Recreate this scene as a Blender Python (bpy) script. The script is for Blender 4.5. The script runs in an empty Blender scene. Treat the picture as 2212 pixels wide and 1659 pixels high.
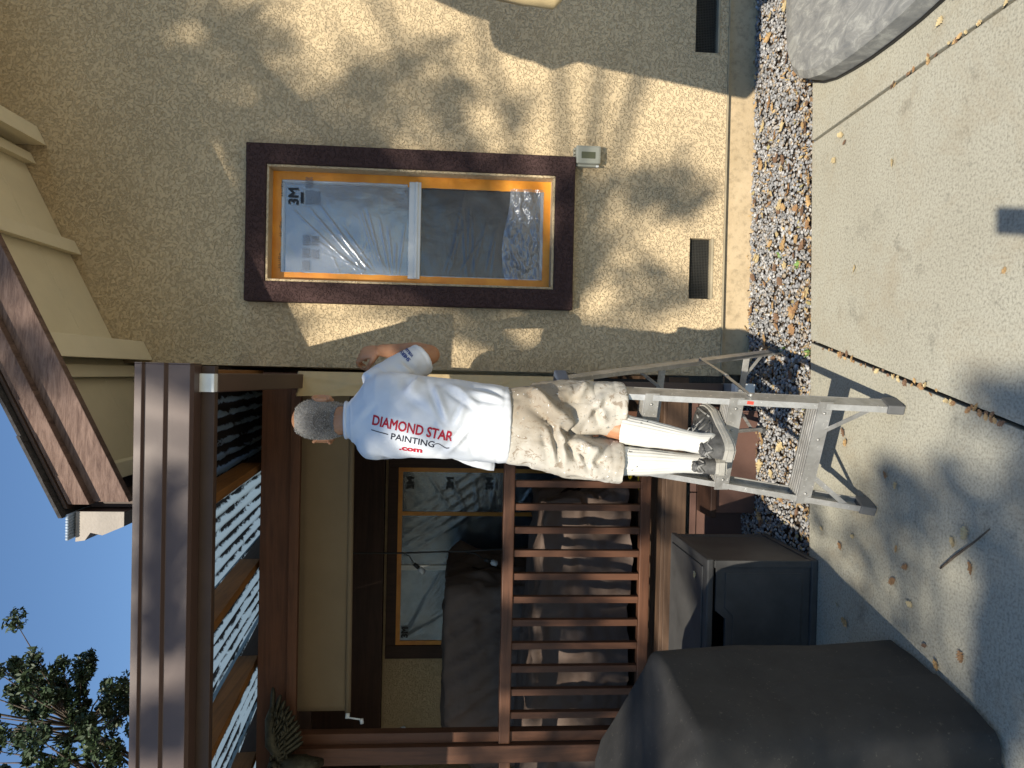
import bpy, bmesh, math, random
import numpy as np
from mathutils import Vector, Matrix, noise
R = math.radians
rng = random.Random(7)
nr = np.random.default_rng(11)
scene = bpy.context.scene
COL = scene.collection

# ------------------------------------------------------------------ camera
PITCH, ROLL, YAW, HC = R(4.2), R(1.2), R(0.7), 1.55
r0 = Vector((math.cos(YAW), math.sin(YAW), 0)); f0 = Vector((-math.sin(YAW), math.cos(YAW), 0)); u0 = Vector((0, 0, 1))
fw = f0*math.cos(PITCH) - u0*math.sin(PITCH); u1 = u0*math.cos(PITCH) + f0*math.sin(PITCH)
rt = r0*math.cos(ROLL) + u1*math.sin(ROLL); up = -r0*math.sin(ROLL) + u1*math.cos(ROLL)
cam = bpy.data.cameras.new('camera'); camo = bpy.data.objects.new('camera', cam); COL.objects.link(camo)
# the phone was held upright but the picture is stored lying on its side: picture-right is down, picture-up is right
m = Matrix((( -up.x, rt.x, -fw.x, 0), (-up.y, rt.y, -fw.y, 0), (-up.z, rt.z, -fw.z, HC), (0, 0, 0, 1)))
camo.matrix_world = m
cam.sensor_width = 36; cam.sensor_fit = 'HORIZONTAL'; cam.lens = 1533/2212*36
cam.clip_start = 0.03; cam.clip_end = 500
scene.camera = camo

# ------------------------------------------------------------------ light
SUN_H = Vector((0.252, 1.0, -0.787))          # direction the light travels
world = bpy.data.worlds.new('World'); scene.world = world; world.use_nodes = True
wn = world.node_tree; bg = wn.nodes['Background']
sky = wn.nodes.new('ShaderNodeTexSky'); sky.sky_type = 'NISHITA'; sky.sun_disc = False
tosun = (-SUN_H).normalized()
sky.sun_elevation = math.asin(tosun.z); sky.sun_rotation = math.atan2(tosun.x, tosun.y)
sky.air_density = 1.3; sky.dust_density = 0.0; sky.ozone_density = 6.5; sky.altitude = 300
wn.links.new(sky.outputs[0], bg.inputs[0]); bg.inputs[1].default_value = 0.098
sl = bpy.data.lights.new('sun', 'SUN'); sl.energy = 5.0; sl.angle = R(0.53); sl.color = (1.0, 0.92, 0.77)
slo = bpy.data.objects.new('sun', sl); COL.objects.link(slo)
slo.rotation_euler = SUN_H.to_track_quat('-Z', 'Y').to_euler(); slo.location = (-3, -8, 9)
scene.view_settings.view_transform = 'Standard'; scene.view_settings.look = 'None'
scene.view_settings.exposure = 0.55; scene.view_settings.gamma = 1.0
scene.render.resolution_x = 1024; scene.render.resolution_y = 768
scene.cycles.max_bounces = 8; scene.cycles.transparent_max_bounces = 12

# ------------------------------------------------------------------ helpers
def wloc(o):
    v = Vector((0, 0, 0))
    while o is not None:
        v += o.location; o = o.parent
    return v
def tag(o, label=None, cat=None, group=None, kind=None):
    if label: o['label'] = label
    if cat: o['category'] = cat
    if group: o['group'] = group
    if kind: o['kind'] = kind
    return o
def thing(name, label, cat, loc=(0, 0, 0), group=None):
    o = bpy.data.objects.new(name, None); COL.objects.link(o); o.location = loc; o.empty_display_size = 0.1
    return tag(o, label, cat, group)
def mobj(name, verts, faces, mat, parent=None, smooth=False):
    off = wloc(parent) if parent else Vector((0, 0, 0))
    me = bpy.data.meshes.new(name)
    me.from_pydata([(v[0]-off.x, v[1]-off.y, v[2]-off.z) for v in verts], [], faces)
    me.update()
    if smooth: me.polygons.foreach_set('use_smooth', [True]*len(me.polygons))
    if mat: me.materials.append(mat)
    o = bpy.data.objects.new(name, me); COL.objects.link(o); o.parent = parent
    return o
def bmobj(name, bm, mat, parent=None, smooth=False):
    off = wloc(parent) if parent else Vector((0, 0, 0))
    if off.length > 0: bmesh.ops.translate(bm, verts=bm.verts, vec=-off)
    me = bpy.data.meshes.new(name); bmesh.ops.recalc_face_normals(bm, faces=bm.faces); bm.to_mesh(me); bm.free()
    if smooth: me.polygons.foreach_set('use_smooth', [True]*len(me.polygons))
    for mm in (mat if isinstance(mat, (list, tuple)) else [mat]): me.materials.append(mm)
    o = bpy.data.objects.new(name, me); COL.objects.link(o); o.parent = parent
    return o
def npobj(name, V, F, mat, parent=None, smooth=False):
    """fast mesh from arrays; F (n,k) with constant k"""
    off = np.array(wloc(parent)) if parent else np.zeros(3)
    V = np.asarray(V, float) - off; F = np.asarray(F, np.int32); k = F.shape[1]
    me = bpy.data.meshes.new(name); me.vertices.add(len(V)); me.vertices.foreach_set('co', V.ravel())
    me.loops.add(F.size); me.loops.foreach_set('vertex_index', F.ravel())
    me.polygons.add(len(F)); me.polygons.foreach_set('loop_start', np.arange(0, F.size, k, dtype=np.int32))
    if smooth: me.polygons.foreach_set('use_smooth', np.ones(len(F), bool))
    me.update(calc_edges=True); me.validate()
    if mat: me.materials.append(mat)
    o = bpy.data.objects.new(name, me); COL.objects.link(o); o.parent = parent
    return o
def bm_box(bm, x0, x1, y0, y1, z0, z1, bev=0.0):
    vs = [bm.verts.new(p) for p in ((x0,y0,z0),(x1,y0,z0),(x1,y1,z0),(x0,y1,z0),(x0,y0,z1),(x1,y0,z1),(x1,y1,z1),(x0,y1,z1))]
    fs = [bm.faces.new([vs[i] for i in q]) for q in ((0,3,2,1),(4,5,6,7),(0,1,5,4),(1,2,6,5),(2,3,7,6),(3,0,4,7))]
    if bev > 0:
        es = list({e for f in fs for e in f.edges})
        bmesh.ops.bevel(bm, geom=es, offset=bev, segments=2, affect='EDGES', profile=0.6)
def box(name, x0, x1, y0, y1, z0, z1, mat, parent=None, bev=0.003):
    bm = bmesh.new(); bm_box(bm, min(x0,x1), max(x0,x1), min(y0,y1), max(y0,y1), min(z0,z1), max(z0,z1), bev)
    return bmobj(name, bm, mat, parent)
def bm_beam(bm, p0, p1, w, h, side=(1, 0, 0), bev=0.0):
    """box from p0 to p1; w along `side`, h along the third axis"""
    p0, p1 = Vector(p0), Vector(p1); d = (p1-p0); L = d.length; d.normalize()
    s = Vector(side); s = (s - d*s.dot(d)).normalized(); t = d.cross(s)
    n0 = len(bm.verts); bm.verts.ensure_lookup_table()
    tmp = bmesh.new(); bm_box(tmp, -w/2, w/2, -h/2, h/2, 0, L, bev)
    M4 = Matrix((( s.x, t.x, d.x, p0.x), (s.y, t.y, d.y, p0.y), (s.z, t.z, d.z, p0.z), (0, 0, 0, 1)))
    bmesh.ops.transform(tmp, matrix=M4, verts=tmp.verts)
    mp = {}
    for v in tmp.verts: mp[v] = bm.verts.new(v.co)
    for f in tmp.faces: bm.faces.new([mp[v] for v in f.verts])
    tmp.free()
def beam(name, p0, p1, w, h, mat, parent=None, side=(1, 0, 0), bev=0.003):
    bm = bmesh.new(); bm_beam(bm, p0, p1, w, h, side, bev); return bmobj(name, bm, mat, parent)
def bm_tube(bm, pts, rad, n=8, caps=True):
    pts = [Vector(p) for p in pts]
    rads = rad if isinstance(rad, (list, tuple)) else [rad]*len(pts)
    rings = []; prev = None
    for i, p in enumerate(pts):
        d = (pts[min(i+1, len(pts)-1)] - pts[max(i-1, 0)]).normalized()
        ref = prev if prev is not None else (Vector((0, 0, 1)) if abs(d.z) < 0.9 else Vector((1, 0, 0)))
        s = (ref - d*ref.dot(d)).normalized(); t = d.cross(s); prev = s
        rings.append([bm.verts.new(p + (s*math.cos(2*math.pi*k/n) + t*math.sin(2*math.pi*k/n))*rads[i]) for k in range(n)])
    for a, b in zip(rings[:-1], rings[1:]):
        for k in range(n): bm.faces.new((a[k], a[(k+1) % n], b[(k+1) % n], b[k]))
    if caps: bm.faces.new(rings[0][::-1]); bm.faces.new(rings[-1])
def tube(name, pts, rad, mat, parent=None, n=8):
    bm = bmesh.new(); bm_tube(bm, pts, rad, n); return bmobj(name, bm, mat, parent, True)
def prism(name, poly, axis, a0, a1, mat, parent=None, bev=0.0):
    """polygon in the other two axes extruded along axis from a0 to a1"""
    def P(u, v, w): return {'x': (w, u, v), 'y': (u, w, v), 'z': (u, v, w)}[axis]
    bm = bmesh.new()
    A = [bm.verts.new(P(u, v, a0)) for u, v in poly]; B = [bm.verts.new(P(u, v, a1)) for u, v in poly]
    bm.faces.new(A[::-1]); bm.faces.new(B); n = len(poly)
    for i in range(n): bm.faces.new((A[i], A[(i+1) % n], B[(i+1) % n], B[i]))
    bmesh.ops.recalc_face_normals(bm, faces=bm.faces)
    if bev > 0: bmesh.ops.bevel(bm, geom=list(bm.edges), offset=bev, segments=2, affect='EDGES', profile=0.6)
    return bmobj(name, bm, mat, parent)
def grid(name, fn, nu, nv, mat, parent=None, smooth=True, thick=0.0):
    V = [fn(i/nu, j/nv) for j in range(nv+1) for i in range(nu+1)]
    F = [(j*(nu+1)+i, j*(nu+1)+i+1, (j+1)*(nu+1)+i+1, (j+1)*(nu+1)+i) for j in range(nv) for i in range(nu)]
    o = mobj(name, V, F, mat, parent, smooth)
    if thick:
        sm = o.modifiers.new('thickness', 'SOLIDIFY'); sm.thickness = thick; sm.offset = 0
    return o
def nz(x, y, z, s=1.0, oc=3): return noise.fractal(Vector((x*s, y*s, z*s)), 1.0, 2.0, oc)

# ------------------------------------------------------------------ materials
class NT:
    def __init__(s, name):
        s.m = bpy.data.materials.new(name); s.m.use_nodes = True; s.t = s.m.node_tree
        s.b = s.t.nodes['Principled BSDF']; s.o = s.t.nodes['Material Output']
        s.pos = s.t.nodes.new('ShaderNodeNewGeometry').outputs['Position']
    def n(s, typ, **k):
        nd = s.t.nodes.new(typ)
        for a, v in k.items(): setattr(nd, a, v)
        return nd
    def l(s, a, b): s.t.links.new(a, b)
    def scaled(s, sc):
        mp = s.n('ShaderNodeMapping'); mp.inputs['Scale'].default_value = sc; s.l(s.pos, mp.inputs['Vector']); return mp.outputs[0]
    def noise(s, scale, detail=4, rough=0.6, dist=0.0, vec=None):
        nd = s.n('ShaderNodeTexNoise'); nd.inputs['Scale'].default_value = scale; nd.inputs['Detail'].default_value = detail
        nd.inputs['Roughness'].default_value = rough; nd.inputs['Distortion'].default_value = dist
        s.l(vec if vec else s.pos, nd.inputs['Vector']); return nd.outputs['Fac']
    def voro(s, scale, feature='F1', out='Distance', vec=None):
        nd = s.n('ShaderNodeTexVoronoi', feature=feature); nd.inputs['Scale'].default_value = scale
        s.l(vec if vec else s.pos, nd.inputs['Vector']); return nd.outputs[out]
    def ramp(s, fac, stops, interp='LINEAR'):
        nd = s.n('ShaderNodeValToRGB'); nd.color_ramp.interpolation = interp; e = nd.color_ramp.elements
        while len(e) < len(stops): e.new(0.5)
        for el, (p, c) in zip(e, stops):
            el.position = p; el.color = (c, c, c, 1) if isinstance(c, (int, float)) else (*c, 1)
        s.l(fac, nd.inputs[0]); return nd.outputs[0]
    def mix(s, fac, a, b, mode='MIX'):
        nd = s.n('ShaderNodeMix', data_type='RGBA', blend_type=mode)
        for sock, v in ((nd.inputs[0], fac), (nd.inputs[6], a), (nd.inputs[7], b)):
            if isinstance(v, (int, float)): sock.default_value = v
            elif isinstance(v, tuple): sock.default_value = (*v, 1)
            else: s.l(v, sock)
        return nd.outputs[2]
    def math(s, op, a, b=None):
        nd = s.n('ShaderNodeMath', operation=op)
        for i, v in enumerate((a, b)):
            if v is None: continue
            if isinstance(v, (int, float)): nd.inputs[i].default_value = v
            else: s.l(v, nd.inputs[i])
        return nd.outputs[0]
    def bump(s, h, strength, dist):
        nd = s.n('ShaderNodeBump'); nd.inputs['Strength'].default_value = strength; nd.inputs['Distance'].default_value = dist
        s.l(h, nd.inputs['Height']); s.l(nd.outputs[0], s.b.inputs['Normal']); return nd.outputs[0]
    def col(s, c):
        if isinstance(c, tuple): s.b.inputs['Base Color'].default_value = (*c, 1)
        else: s.l(c, s.b.inputs['Base Color'])
    def done(s, rough=0.7, metal=0.0, spec=0.5):
        s.b.inputs['Roughness'].default_value = rough; s.b.inputs['Metallic'].default_value = metal
        s.b.inputs['Specular IOR Level'].default_value = spec; return s.m
def simple(name, c, rough=0.6, metal=0.0, var=0.25, scale=6.0, bscale=120.0, bstr=0.15, bdist=0.003, spec=0.4, stretch=None):
    t = NT(name); v = t.scaled(stretch) if stretch else None
    n = t.noise(scale, 5, 0.65, 0, v)
    d = tuple(x*(1-var) for x in c); h = tuple(min(1, x*(1+var)) for x in c)
    t.col(t.ramp(n, [(0.3, d), (0.7, h)])); t.bump(t.noise(bscale, 3, 0.6, 0, v), bstr, bdist)
    return t.done(rough, metal, spec)
MT = {}
def stucco(name, c, scale, cvar=0.12):
    t = NT(name)
    warp = t.noise(16, 3, 0.6)
    a = t.noise(scale, 3, 0.55, 0.9); b = t.voro(scale*0.9, 'SMOOTH_F1')
    lace = t.ramp(a, [(0.36, 0.0), (0.50, 1.0), (0.75, 1.0)])
    h = t.math('ADD', lace, t.math('MULTIPLY', t.noise(scale*2.5, 2, 0.6), 0.5))
    big = t.noise(1.3, 4, 0.6)
    c0 = tuple(x*(1-cvar) for x in c); c1 = tuple(min(1, x*(1+cvar*0.6)) for x in c)
    colr = t.ramp(big, [(0.3, c0), (0.7, c1)])
    pit = t.ramp(a, [(0.34, 0.92), (0.48, 1.0)])
    t.col(t.mix(1.0, colr, pit, 'MULTIPLY'))
    t.bump(h, 0.9, 0.0055); return t.done(0.92, 0, 0.2)
MT['stucco'] = stucco('stucco', (0.585, 0.455, 0.285), 88)
MT['stucco_trim'] = stucco('stucco_trim', (0.062, 0.036, 0.034), 85)
t = NT('concrete')
c = t.ramp(t.noise(0.9, 5, 0.6), [(0.3, (0.365, 0.342, 0.270)), (0.7, (0.455, 0.437, 0.358))])
sp = t.ramp(t.noise(110, 3, 0.7), [(0.33, 0.62), (0.52, 1.0), (0.72, 1.12)])
c = t.mix(1.0, c, sp, 'MULTIPLY')
stn = t.ramp(t.noise(5.5, 5, 0.75, 0.4), [(0.28, 0.62), (0.42, 1.0)])
c = t.mix(1.0, c, stn, 'MULTIPLY')
c = t.mix(t.ramp(t.noise(2.3, 6, 0.75, 0.5), [(0.50, 0.0), (0.72, 0.55)]), c, (0.31, 0.25, 0.165))
c = t.mix(t.ramp(t.voro(14), [(0.02, 0.55), (0.05, 0.0)]), c, (0.16, 0.13, 0.10))
t.col(c); t.bump(t.noise(170, 3, 0.7), 0.45, 0.0025); MT['concrete'] = t.done(0.9, 0, 0.25)
t = NT('foundation')
c = t.ramp(t.noise(3, 5, 0.7), [(0.3, (0.40, 0.305, 0.185)), (0.7, (0.54, 0.42, 0.27))])
c = t.mix(1.0, c, t.ramp(t.noise(30, 4, 0.7), [(0.3, 0.7), (0.5, 1.0)]), 'MULTIPLY')
t.col(c); t.bump(t.noise(60, 4, 0.7), 0.5, 0.004); MT['foundation'] = t.done(0.95, 0, 0.2)
MT['screed'] = simple('screed_metal', (0.36, 0.30, 0.20), 0.6, 0, 0.2)
def wood(name, c, axis, rough=0.6, scale=1.0, contrast=0.45):
    t = NT(name); sc = [28, 28, 28]; sc['xyz'.index(axis)] = 1.6
    v = t.scaled(tuple(x*scale for x in sc))
    g = t.noise(1.0, 5, 0.65, 1.2, v); f = t.noise(5.0, 3, 0.7, 0, v)
    k = t.ramp(g, [(0.25, 1-contrast), (0.55, 1.0), (0.8, 1+contrast*0.5)])
    big = t.ramp(t.noise(2.2, 4, 0.6), [(0.3, 0.75), (0.7, 1.15)])
    cc = t.mix(1.0, t.mix(1.0, tuple(c), k, 'MULTIPLY'), big, 'MULTIPLY')
    t.col(cc); t.bump(f, 0.35, 0.003); return t.done(rough, 0, 0.35)
for ax in 'xyz':
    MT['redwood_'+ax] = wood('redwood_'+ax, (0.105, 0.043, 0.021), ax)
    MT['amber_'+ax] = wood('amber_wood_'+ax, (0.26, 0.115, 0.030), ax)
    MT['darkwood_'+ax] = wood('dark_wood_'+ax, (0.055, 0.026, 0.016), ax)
    MT['greywood_'+ax] = wood('weathered_wood_'+ax, (0.12, 0.070, 0.042), ax)
t = NT('rough_sawn_brown')
v = t.scaled((10, 10, 70)); g = t.noise(1.0, 5, 0.75, 0.6, v)
t.col(t.ramp(g, [(0.3, (0.075, 0.043, 0.034)), (0.62, (0.19, 0.125, 0.10))])); t.bump(g, 0.7, 0.006); MT['barge'] = t.done(0.8, 0, 0.3)
MT['cream'] = simple('cream_paint', (0.74, 0.66, 0.48), 0.65, 0, 0.07, 2.5, 70, 0.12, 0.002)
MT['gutter'] = simple('brown_gutter_paint', (0.072, 0.042, 0.033), 0.42, 0, 0.12, 3, 40, 0.05, 0.002, 0.5)
MT['brownpaint'] = simple('brown_paint', (0.060, 0.036, 0.026), 0.6, 0, 0.2, 5, 90, 0.2, 0.002)
MT['skirt'] = simple('brown_skirting_paint', (0.115, 0.060, 0.045), 0.7, 0, 0.2, 4, 60, 0.2, 0.002)
MT['shingle'] = simple('asphalt_shingle', (0.045, 0.042, 0.042), 0.95, 0, 0.4, 60, 300, 0.6, 0.004)
MT['white'] = simple('white_paint', (0.72, 0.72, 0.70), 0.5, 0, 0.06, 8, 100, 0.06, 0.001)
MT['whitemetal'] = simple('white_downspout_paint', (0.74, 0.75, 0.74), 0.5, 0, 0.08, 25, 100, 0.06, 0.001)
MT['soil'] = simple('soil', (0.075, 0.05, 0.032), 0.95, 0, 0.4, 20, 90, 0.8, 0.02)
MT['black'] = simple('black_void', (0.012, 0.011, 0.010), 0.8, 0, 0.3)
MT['blackmetal'] = simple('black_metal', (0.02, 0.02, 0.02), 0.5, 0.3, 0.3)
MT['galv'] = simple('galvanised_mesh', (0.07, 0.068, 0.06), 0.5, 0.6, 0.2)
MT['bronze'] = simple('aged_bronze', (0.055, 0.052, 0.035), 0.5, 0.55, 0.5, 40, 130, 0.6, 0.004)
# tape
t = NT('orange_tape'); n = t.noise(9, 3, 0.6)
t.col(t.ramp(n, [(0.3, (0.62, 0.215, 0.016)), (0.7, (0.78, 0.32, 0.03))])); t.bump(t.noise(45, 3, 0.6), 0.25, 0.003)
t.b.inputs['Transmission Weight'].default_value = 0.0; MT['tape'] = t.done(0.45, 0, 0.5)
# clear plastic film
def film(name, tint, alpha, milk):
    t = NT(name)
    tr = t.n('ShaderNodeBsdfTransparent'); tr.inputs[0].default_value = (*tint, 1)
    gl = t.n('ShaderNodeBsdfGlossy'); gl.inputs['Roughness'].default_value = 0.24; gl.inputs[0].default_value = (0.9, 0.92, 0.96, 1)
    df = t.n('ShaderNodeBsdfDiffuse'); df.inputs[0].default_value = (0.70, 0.72, 0.76, 1)
    wr = t.noise(7, 4, 0.7, 1.5); w2 = t.noise(60, 3, 0.7, 1.0)
    h = t.math('ADD', wr, t.math('MULTIPLY', w2, 0.12))
    bp = t.n('ShaderNodeBump'); bp.inputs['Strength'].default_value = 0.16; bp.inputs['Distance'].default_value = 0.02
    t.l(h, bp.inputs['Height']); t.l(bp.outputs[0], gl.inputs['Normal']); t.l(bp.outputs[0], df.inputs['Normal'])
    m1 = t.n('ShaderNodeMixShader'); m1.inputs[0].default_value = milk; t.l(gl.outputs[0], m1.inputs[1]); t.l(df.outputs[0], m1.inputs[2])
    m2 = t.n('ShaderNodeMixShader'); m2.inputs[0].default_value = alpha; t.l(tr.outputs[0], m2.inputs[1]); t.l(m1.outputs[0], m2.inputs[2])
    t.l(m2.outputs[0], t.o.inputs['Surface']); return t.m
MT['film'] = film('masking_film', (0.92, 0.94, 0.97), 0.33, 0.58)
MT['film_low'] = film('masking_film_over_screen', (0.86, 0.88, 0.91), 0.10, 0.30)
MT['film_dark'] = film('porch_window_film', (0.72, 0.75, 0.78), 0.10, 0.35)
MT['film_fold'] = film('bunched_film', (0.85, 0.87, 0.90), 0.24, 0.55)
t = NT('window_glass'); t.col((0.03, 0.035, 0.045)); MT['glass'] = t.done(0.04, 0, 0.8)
t = NT('window_blind'); w = t.n('ShaderNodeTexWave', wave_type='BANDS', bands_direction='X'); w.inputs['Scale'].default_value = 9
t.l(t.pos, w.inputs['Vector']); t.col(t.ramp(w.outputs['Fac'], [(0.2, (0.24, 0.22, 0.22)), (0.8, (0.40, 0.38, 0.38))])); MT['blind'] = t.done(0.6)
MT['screen'] = simple('insect_screen', (0.035, 0.036, 0.038), 0.5, 0, 0.2)
MT['ink'] = simple('black_ink', (0.012, 0.012, 0.014), 0.5, 0, 0.05)
MT['greyink'] = simple('grey_print_ink', (0.16, 0.18, 0.22), 0.6, 0, 0.05)
MT['paper'] = simple('tan_masking_paper', (0.50, 0.37, 0.20), 0.8, 0, 0.08, 3, 60, 0.1, 0.002)
MT['boxgrey'] = simple('grey_plastic_housing', (0.30, 0.30, 0.25), 0.45, 0, 0.08, 10, 100, 0.05, 0.001)
MT['lcd'] = simple('lcd_glass', (0.075, 0.080, 0.045), 0.2, 0, 0.1, 10, 100, 0.0, 0.001, 0.6)
# corrugated plastic with leaf litter in the troughs and painted roof shade at the house end
t = NT('corrugated_plastic')
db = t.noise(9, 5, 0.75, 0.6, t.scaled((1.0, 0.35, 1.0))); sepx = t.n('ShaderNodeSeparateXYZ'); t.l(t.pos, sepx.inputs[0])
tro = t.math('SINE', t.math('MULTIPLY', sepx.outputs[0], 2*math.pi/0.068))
lit = t.ramp(t.math('ADD', sepx.outputs[0], 1.0), [(0.46, 0.0), (0.54, 1.0)])  # main roof's shade put into the colour of the bay nearest the house
debris_shade = t.math('ADD', t.math('ADD', t.math('MULTIPLY', tro, 0.16), db), t.math('MULTIPLY', lit, 0.16))
mask = t.ramp(debris_shade, [(0.52, 0.0), (0.62, 0.97)])
mask2 = t.ramp(t.noise(3.5, 3, 0.6), [(0.62, 0.0), (0.8, 0.6)])
tl = t.n('ShaderNodeBsdfTranslucent'); tl.inputs[0].default_value = (0.23, 0.315, 0.385, 1)
df = t.n('ShaderNodeBsdfDiffuse'); df.inputs[0].default_value = (0.22, 0.27, 0.31, 1)
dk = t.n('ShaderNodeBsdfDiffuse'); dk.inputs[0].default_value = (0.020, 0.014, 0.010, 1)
tn = t.n('ShaderNodeBsdfTransparent'); tn.inputs[0].default_value = (0.62, 0.70, 0.76, 1)
a = t.n('ShaderNodeMixShader'); a.inputs[0].default_value = 0.42; t.l(tl.outputs[0], a.inputs[1]); t.l(df.outputs[0], a.inputs[2])
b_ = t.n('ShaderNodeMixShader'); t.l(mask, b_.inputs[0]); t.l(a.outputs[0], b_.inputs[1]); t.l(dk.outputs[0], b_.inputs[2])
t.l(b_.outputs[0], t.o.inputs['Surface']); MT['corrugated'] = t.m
# cloths
t = NT('black_grill_cover'); c = t.ramp(t.noise(4, 5, 0.7), [(0.3, (0.024, 0.023, 0.022)), (0.7, (0.042, 0.040, 0.038))])
fl = t.ramp(t.noise(55, 3, 0.8), [(0.62, 0.0), (0.74, 1.0)]); t.col(t.mix(t.math('MULTIPLY', fl, 0.5), c, (0.16, 0.14, 0.11)))
t.bump(t.noise(400, 2, 0.6), 0.25, 0.001); MT['cover'] = t.done(0.75, 0, 0.35)
MT['browncloth'] = simple('brown_furniture_cover', (0.110, 0.075, 0.058), 0.75, 0, 0.15, 5, 200, 0.15, 0.001)
MT['shade'] = simple('tan_shade_mesh', (0.175, 0.125, 0.072), 0.8, 0, 0.08, 3, 260, 0.4, 0.002)
MT['umbrella'] = simple('tan_umbrella_canvas', (0.50, 0.38, 0.20), 0.85, 0, 0.10, 30, 260, 0.3, 0.002)
t = NT('weathered_grey_plastic'); c = t.ramp(t.noise(9, 6, 0.75, 0.8, t.scaled((2.2, 1.0, 1))), [(0.32, (0.16, 0.165, 0.165)), (0.5, (0.24, 0.24, 0.23)), (0.66, (0.38, 0.38, 0.35))])
t.col(c); t.bump(t.noise(90, 3, 0.7), 0.2, 0.002); MT['basegrey'] = t.done(0.85, 0, 0.3)
MT['boxblack'] = simple('charcoal_resin', (0.060, 0.058, 0.056), 0.55, 0, 0.25, 6, 120, 0.25, 0.0015)
# aluminium ladder with paint specks
t = NT('worn_aluminium'); c = t.ramp(t.noise(12, 5, 0.7, 0.5), [(0.3, (0.30, 0.29, 0.27)), (0.7, (0.52, 0.51, 0.49))])
spk = t.ramp(t.noise(60, 3, 0.8), [(0.64, 0.0), (0.68, 1.0)]); c = t.mix(spk, c, (0.72, 0.70, 0.66))
spk2 = t.ramp(t.noise(38, 4, 0.8), [(0.70, 0.0), (0.73, 1.0)]); c = t.mix(spk2, c, (0.10, 0.09, 0.085))
t.col(c); t.bump(t.noise(140, 3, 0.7), 0.2, 0.001); t.b.inputs['Metallic'].default_value = 0.6
MT['alu'] = t.done(0.42, 0.6, 0.5)
MT['rubber'] = simple('grey_rubber', (0.10, 0.10, 0.10), 0.7, 0, 0.2)
MT['red'] = simple('red_mark', (0.50, 0.05, 0.03), 0.6, 0, 0.1)
MT['leaf_g'] = simple('tree_leaf', (0.034, 0.055, 0.022), 0.55, 0, 0.5, 1.2, 30, 0.0, 0.001, 0.4)
MT['bark'] = simple('bark', (0.10, 0.075, 0.055), 0.9, 0, 0.35, 12, 40, 0.8, 0.02)

# ================================================================== SETTING
def struct(o): return tag(o, kind='structure')
def y_edge(x): return 3.044 + 0.04*x
struct(mobj('ground', [(-60, -60, -0.075), (60, -60, -0.075), (60, 60, -0.075), (-60, 60, -0.075)], [(0, 1, 2, 3)], MT['soil']))
def seam2(y): return 0.176 - 0.2466*(3.03 - y)
def seam1(y): return 1.074 + 0.0248*(3.074 - y)
G = 0.007
def slab(poly):
    o = prism('pavement', poly, 'z', -0.09, 0.0, MT['concrete'], None, 0.004); struct(o); return o
slab([(seam1(y_edge(1.08))+G, y_edge(1.08)), (9, y_edge(9)), (9, -9), (seam1(-9)+G, -9)])
slab([(seam2(3.05)+G, y_edge(0.18)), (seam1(3.09)-G, y_edge(1.07)), (seam1(-9)-G, -9), (seam2(-9)+G, -9)])
slab([(-9, y_edge(-9)), (seam2(3.05)-G, y_edge(0.17)), (seam2(-9)-G, -9), (-9, -9)])

# gravel bed: far too many stones to count
MT['gravel'] = None
t = NT('gravel_stone'); ri = t.t.nodes.new('ShaderNodeNewGeometry').outputs['Random Per Island']
c = t.ramp(ri, [(0.0, (0.17, 0.165, 0.16)), (0.35, (0.27, 0.27, 0.275)), (0.6, (0.36, 0.36, 0.365)), (0.8, (0.30, 0.24, 0.17)), (0.9, (0.50, 0.49, 0.48)), (1.0, (0.33, 0.33, 0.34))])
t.col(t.mix(1.0, c, t.ramp(t.noise(90, 3, 0.7), [(0.3, 0.75), (0.7, 1.15)]), 'MULTIPLY')); t.bump(t.noise(200, 3, 0.6), 0.3, 0.001); MT['gravel'] = t.done(0.85, 0, 0.3)
struct(mobj('gravel_bed', [(-3.2, 2.9, -0.045), (5, 3.2, -0.045), (5, 3.95, -0.045), (-3.2, 3.95, -0.045)], [(0, 1, 2, 3)], MT['soil']))
def stones(n):
    bm = bmesh.new(); bmesh.ops.create_icosphere(bm, subdivisions=1, radius=1.0)
    bv = np.array([v.co[:] for v in bm.verts]); bf = np.array([[v.index for v in f.verts] for f in bm.faces]); bm.free()
    V = []; F = []
    k = len(bv)
    for i in range(n):
        x = nr.uniform(-2.6, 3.0); y = nr.uniform(y_edge(x)+0.006, 3.86)
        s = nr.uniform(0.0050, 0.0115)*(1.25 if nr.random() < 0.12 else 1)
        sc = np.array([s*nr.uniform(.8, 1.35), s*nr.uniform(.7, 1.2), s*nr.uniform(.45, .8)])
        a = nr.uniform(0, 2*np.pi, 3); ca, sa = np.cos(a), np.sin(a)
        Rz = np.array([[ca[0], -sa[0], 0], [sa[0], ca[0], 0], [0, 0, 1]]); tl_ = nr.normal(0, .35)
        Rx = np.array([[1, 0, 0], [0, np.cos(tl_), -np.sin(tl_)], [0, np.sin(tl_), np.cos(tl_)]])
        v = bv*(1+nr.uniform(-.22, .22, (k, 1)))*sc @ Rx.T @ Rz.T
        hump = 0.012*math.sin((y-3.05)/0.75*math.pi)
        V.append(v + [x, y, -0.036 + hump + nr.uniform(-.004, .010)]); F.append(bf + i*k)
    return np.concatenate(V), np.concatenate(F)
gv, gf = stones(21000)
tag(npobj('gravel', gv, gf, MT['gravel']), 'grey gravel strip between the house wall and the concrete', 'gravel', kind='stuff')

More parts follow.
